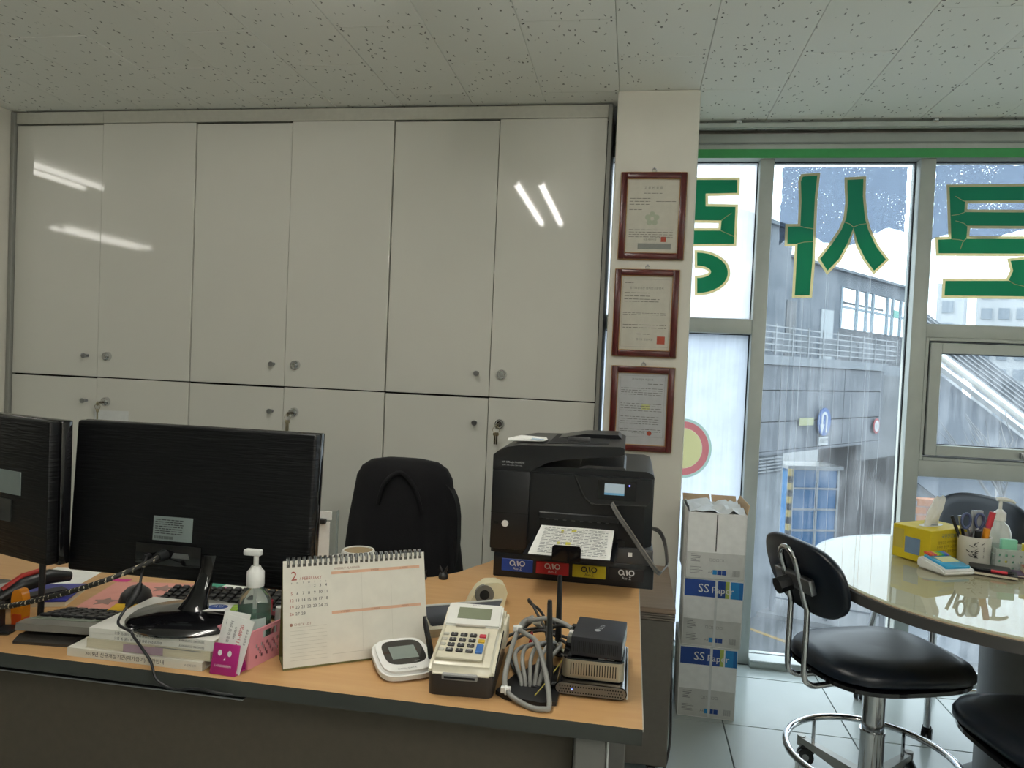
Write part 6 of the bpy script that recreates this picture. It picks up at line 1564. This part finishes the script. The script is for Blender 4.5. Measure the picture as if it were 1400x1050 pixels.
def holed(x_, o_, L): 
    mb = MB(); F = frame(o_, x_, (0, 0, 1)); H = .062; n_x = int(L / .006); n_z = 10
    for i in range(n_x):
        for j in range(n_z):
            if i % 3 == 1 and j % 3 == 1: continue
            mb.box(L * i / n_x, L * (i + 1) / n_x, H * j / n_z, H * (j + 1) / n_z, -.001, .001, M=F)
    return mb
for nm, o_, x_, L in (('front_wall', (-.07, -.045, 0), (1, 0, 0), .14), ('side_wall', (.07, -.045, 0), (0, 1, 0), .09), ('back_wall', (.07, .045, 0), (-1, 0, 0), .14), ('side_wall', (-.07, .045, 0), (0, -1, 0), .09)):
    tag(holed(x_, o_, L).build(nm, M_fog, bt), kind='stuff')
MB().box(-.07, .07, -.045, .045, .0, .003).build('bottom', M_fog, bt)
MB().tube([(-.07, -.045, .063), (.07, -.045, .063), (.07, .045, .063), (-.07, .045, .063)], .002, 6, closed=True).build('rim', M_fog, bt)
for (x, y, w_, h_, c_, lab, tp) in ((1.1317, 2.3989, .022, .088, '7fc4a4', 'pale green pack standing in the clear basket', None), (1.1838, 2.3937, .016, .078, '2f8a4a', 'green glue stick with yellow cap in the clear basket', 'd6bf2a'), (1.1212, 2.3864, .010, .03, 'd1c23c', 'yellow eraser lying in the clear basket', None), (1.2151, 2.3989, .012, .07, '8a5a48', 'brown stick in the clear basket', None)):
    q = thing('glue_stick' if tp else 'small_pack', lab, 'stationery', (x, y, TZ + .0032))
    if tp:
        MB().cyl((0, 0, 0), (.0, 0, h_ * .6), w_, n=20).build('tube', mat('pk_' + c_, c_, .35), q, 40); MB().cyl((0, 0, h_ * .6), (0, 0, h_), w_ * 1.08, n=20).build('cap', mat('pk_' + tp, tp, .35), q, 40)
    else: MB().rbox(-w_, w_, -.008, .008, 0, h_, .003, 2).build('pack', mat('pk_' + c_, c_, .35), q, 40)
h2 = thing('pump_bottle', 'white and clear pump bottle standing behind the clear basket', 'bottle', (1.1629, 2.5293, TZ))
MB().lathe([(0, 0), (.032, 0), (.034, .004), (.034, .085), (.026, .108), (.015, .118), (.014, .126), (0, .126)], n=32, cap=False).build('body', mat('milky_plastic', 'd9dedc', .2, alpha=.8), h2, 60)
MB().lathe([(0, .124), (.017, .124), (.017, .148), (.012, .152), (.007, .158), (0, .158)], n=28, cap=False).build('collar', M_white, h2, 50)
MB().cyl((0, 0, .156), (0, 0, .186), .005, n=12).tube([(-.012, 0, .190), (.012, 0, .190), (.032, 0, .187), (.042, 0, .180)], [.006, .007, .005, .004], 10).build('pump_head', M_white, h2, 60)
F = frame((0, -.0345, .06), (1, 0, 0), (0, 0, 1)); k = MB(); rect(k, -.012, .012, -.01, .01, F); k.build('label', mat('bottle_label', '8d9cb0', .6), h2)
for (x, y, z, w_, d_, h_, a, c_, nm, lab) in ((1.0534, 2.3207, 0, .062, .034, .010, -22, '1b1b1d', 'notebook', 'black notebook with a red pen on it, in front of the pen holder'), (1.0555, 2.3342, .010, .05, .03, .008, -18, '242426', 'card_wallet', 'black card wallet lying on the black notebook'), (1.1629, 2.3311, 0, .055, .03, .007, -12, '4b3358', 'notebook', 'purple notebook beside the black notebook'), (1.1786, 2.3447, .007, .03, .02, .018, -14, '9a5f48', 'card_box', 'small orange brown card box on the purple notebook')):
    q = thing(nm, lab, 'stationery', (x, y, TZ + z), R(a))
    MB().rbox(-w_, w_, -d_, d_, .001, h_ - .001, .001, 1).build('pages', mat('book_pages', 'cfc6ae', .9) if nm != 'card_wallet' else M_black, q)
    MB().rbox(-w_ - .001, w_ + .001, -d_ - .001, d_ + .001, h_ - .0016, h_, .0006, 1).build('cover', mat('cv_' + c_, c_, .4), q); MB().rbox(-w_ - .001, w_ + .001, -d_ - .001, d_ + .001, 0, .0014, .0006, 1).build('back_cover', mat('cv_' + c_, c_, .4), q)
rp2 = thing('pen', 'black pen with red grip lying on the black notebook', 'pen', (1.0534, 2.2983, TZ + .0145), R(-22)); MB().cyl((-.05, 0, 0), (-.01, 0, 0), .0042, n=10).build('barrel', M_black, rp2, 40); MB().cyl((-.01, 0, 0), (.03, 0, 0), .0045, n=10).build('grip', mat('red_pen', 'c23a44', .4), rp2, 40); MB().cyl((.03, 0, 0), (.045, 0, 0), .004, .0012, n=10).build('tip', M_black, rp2, 40)
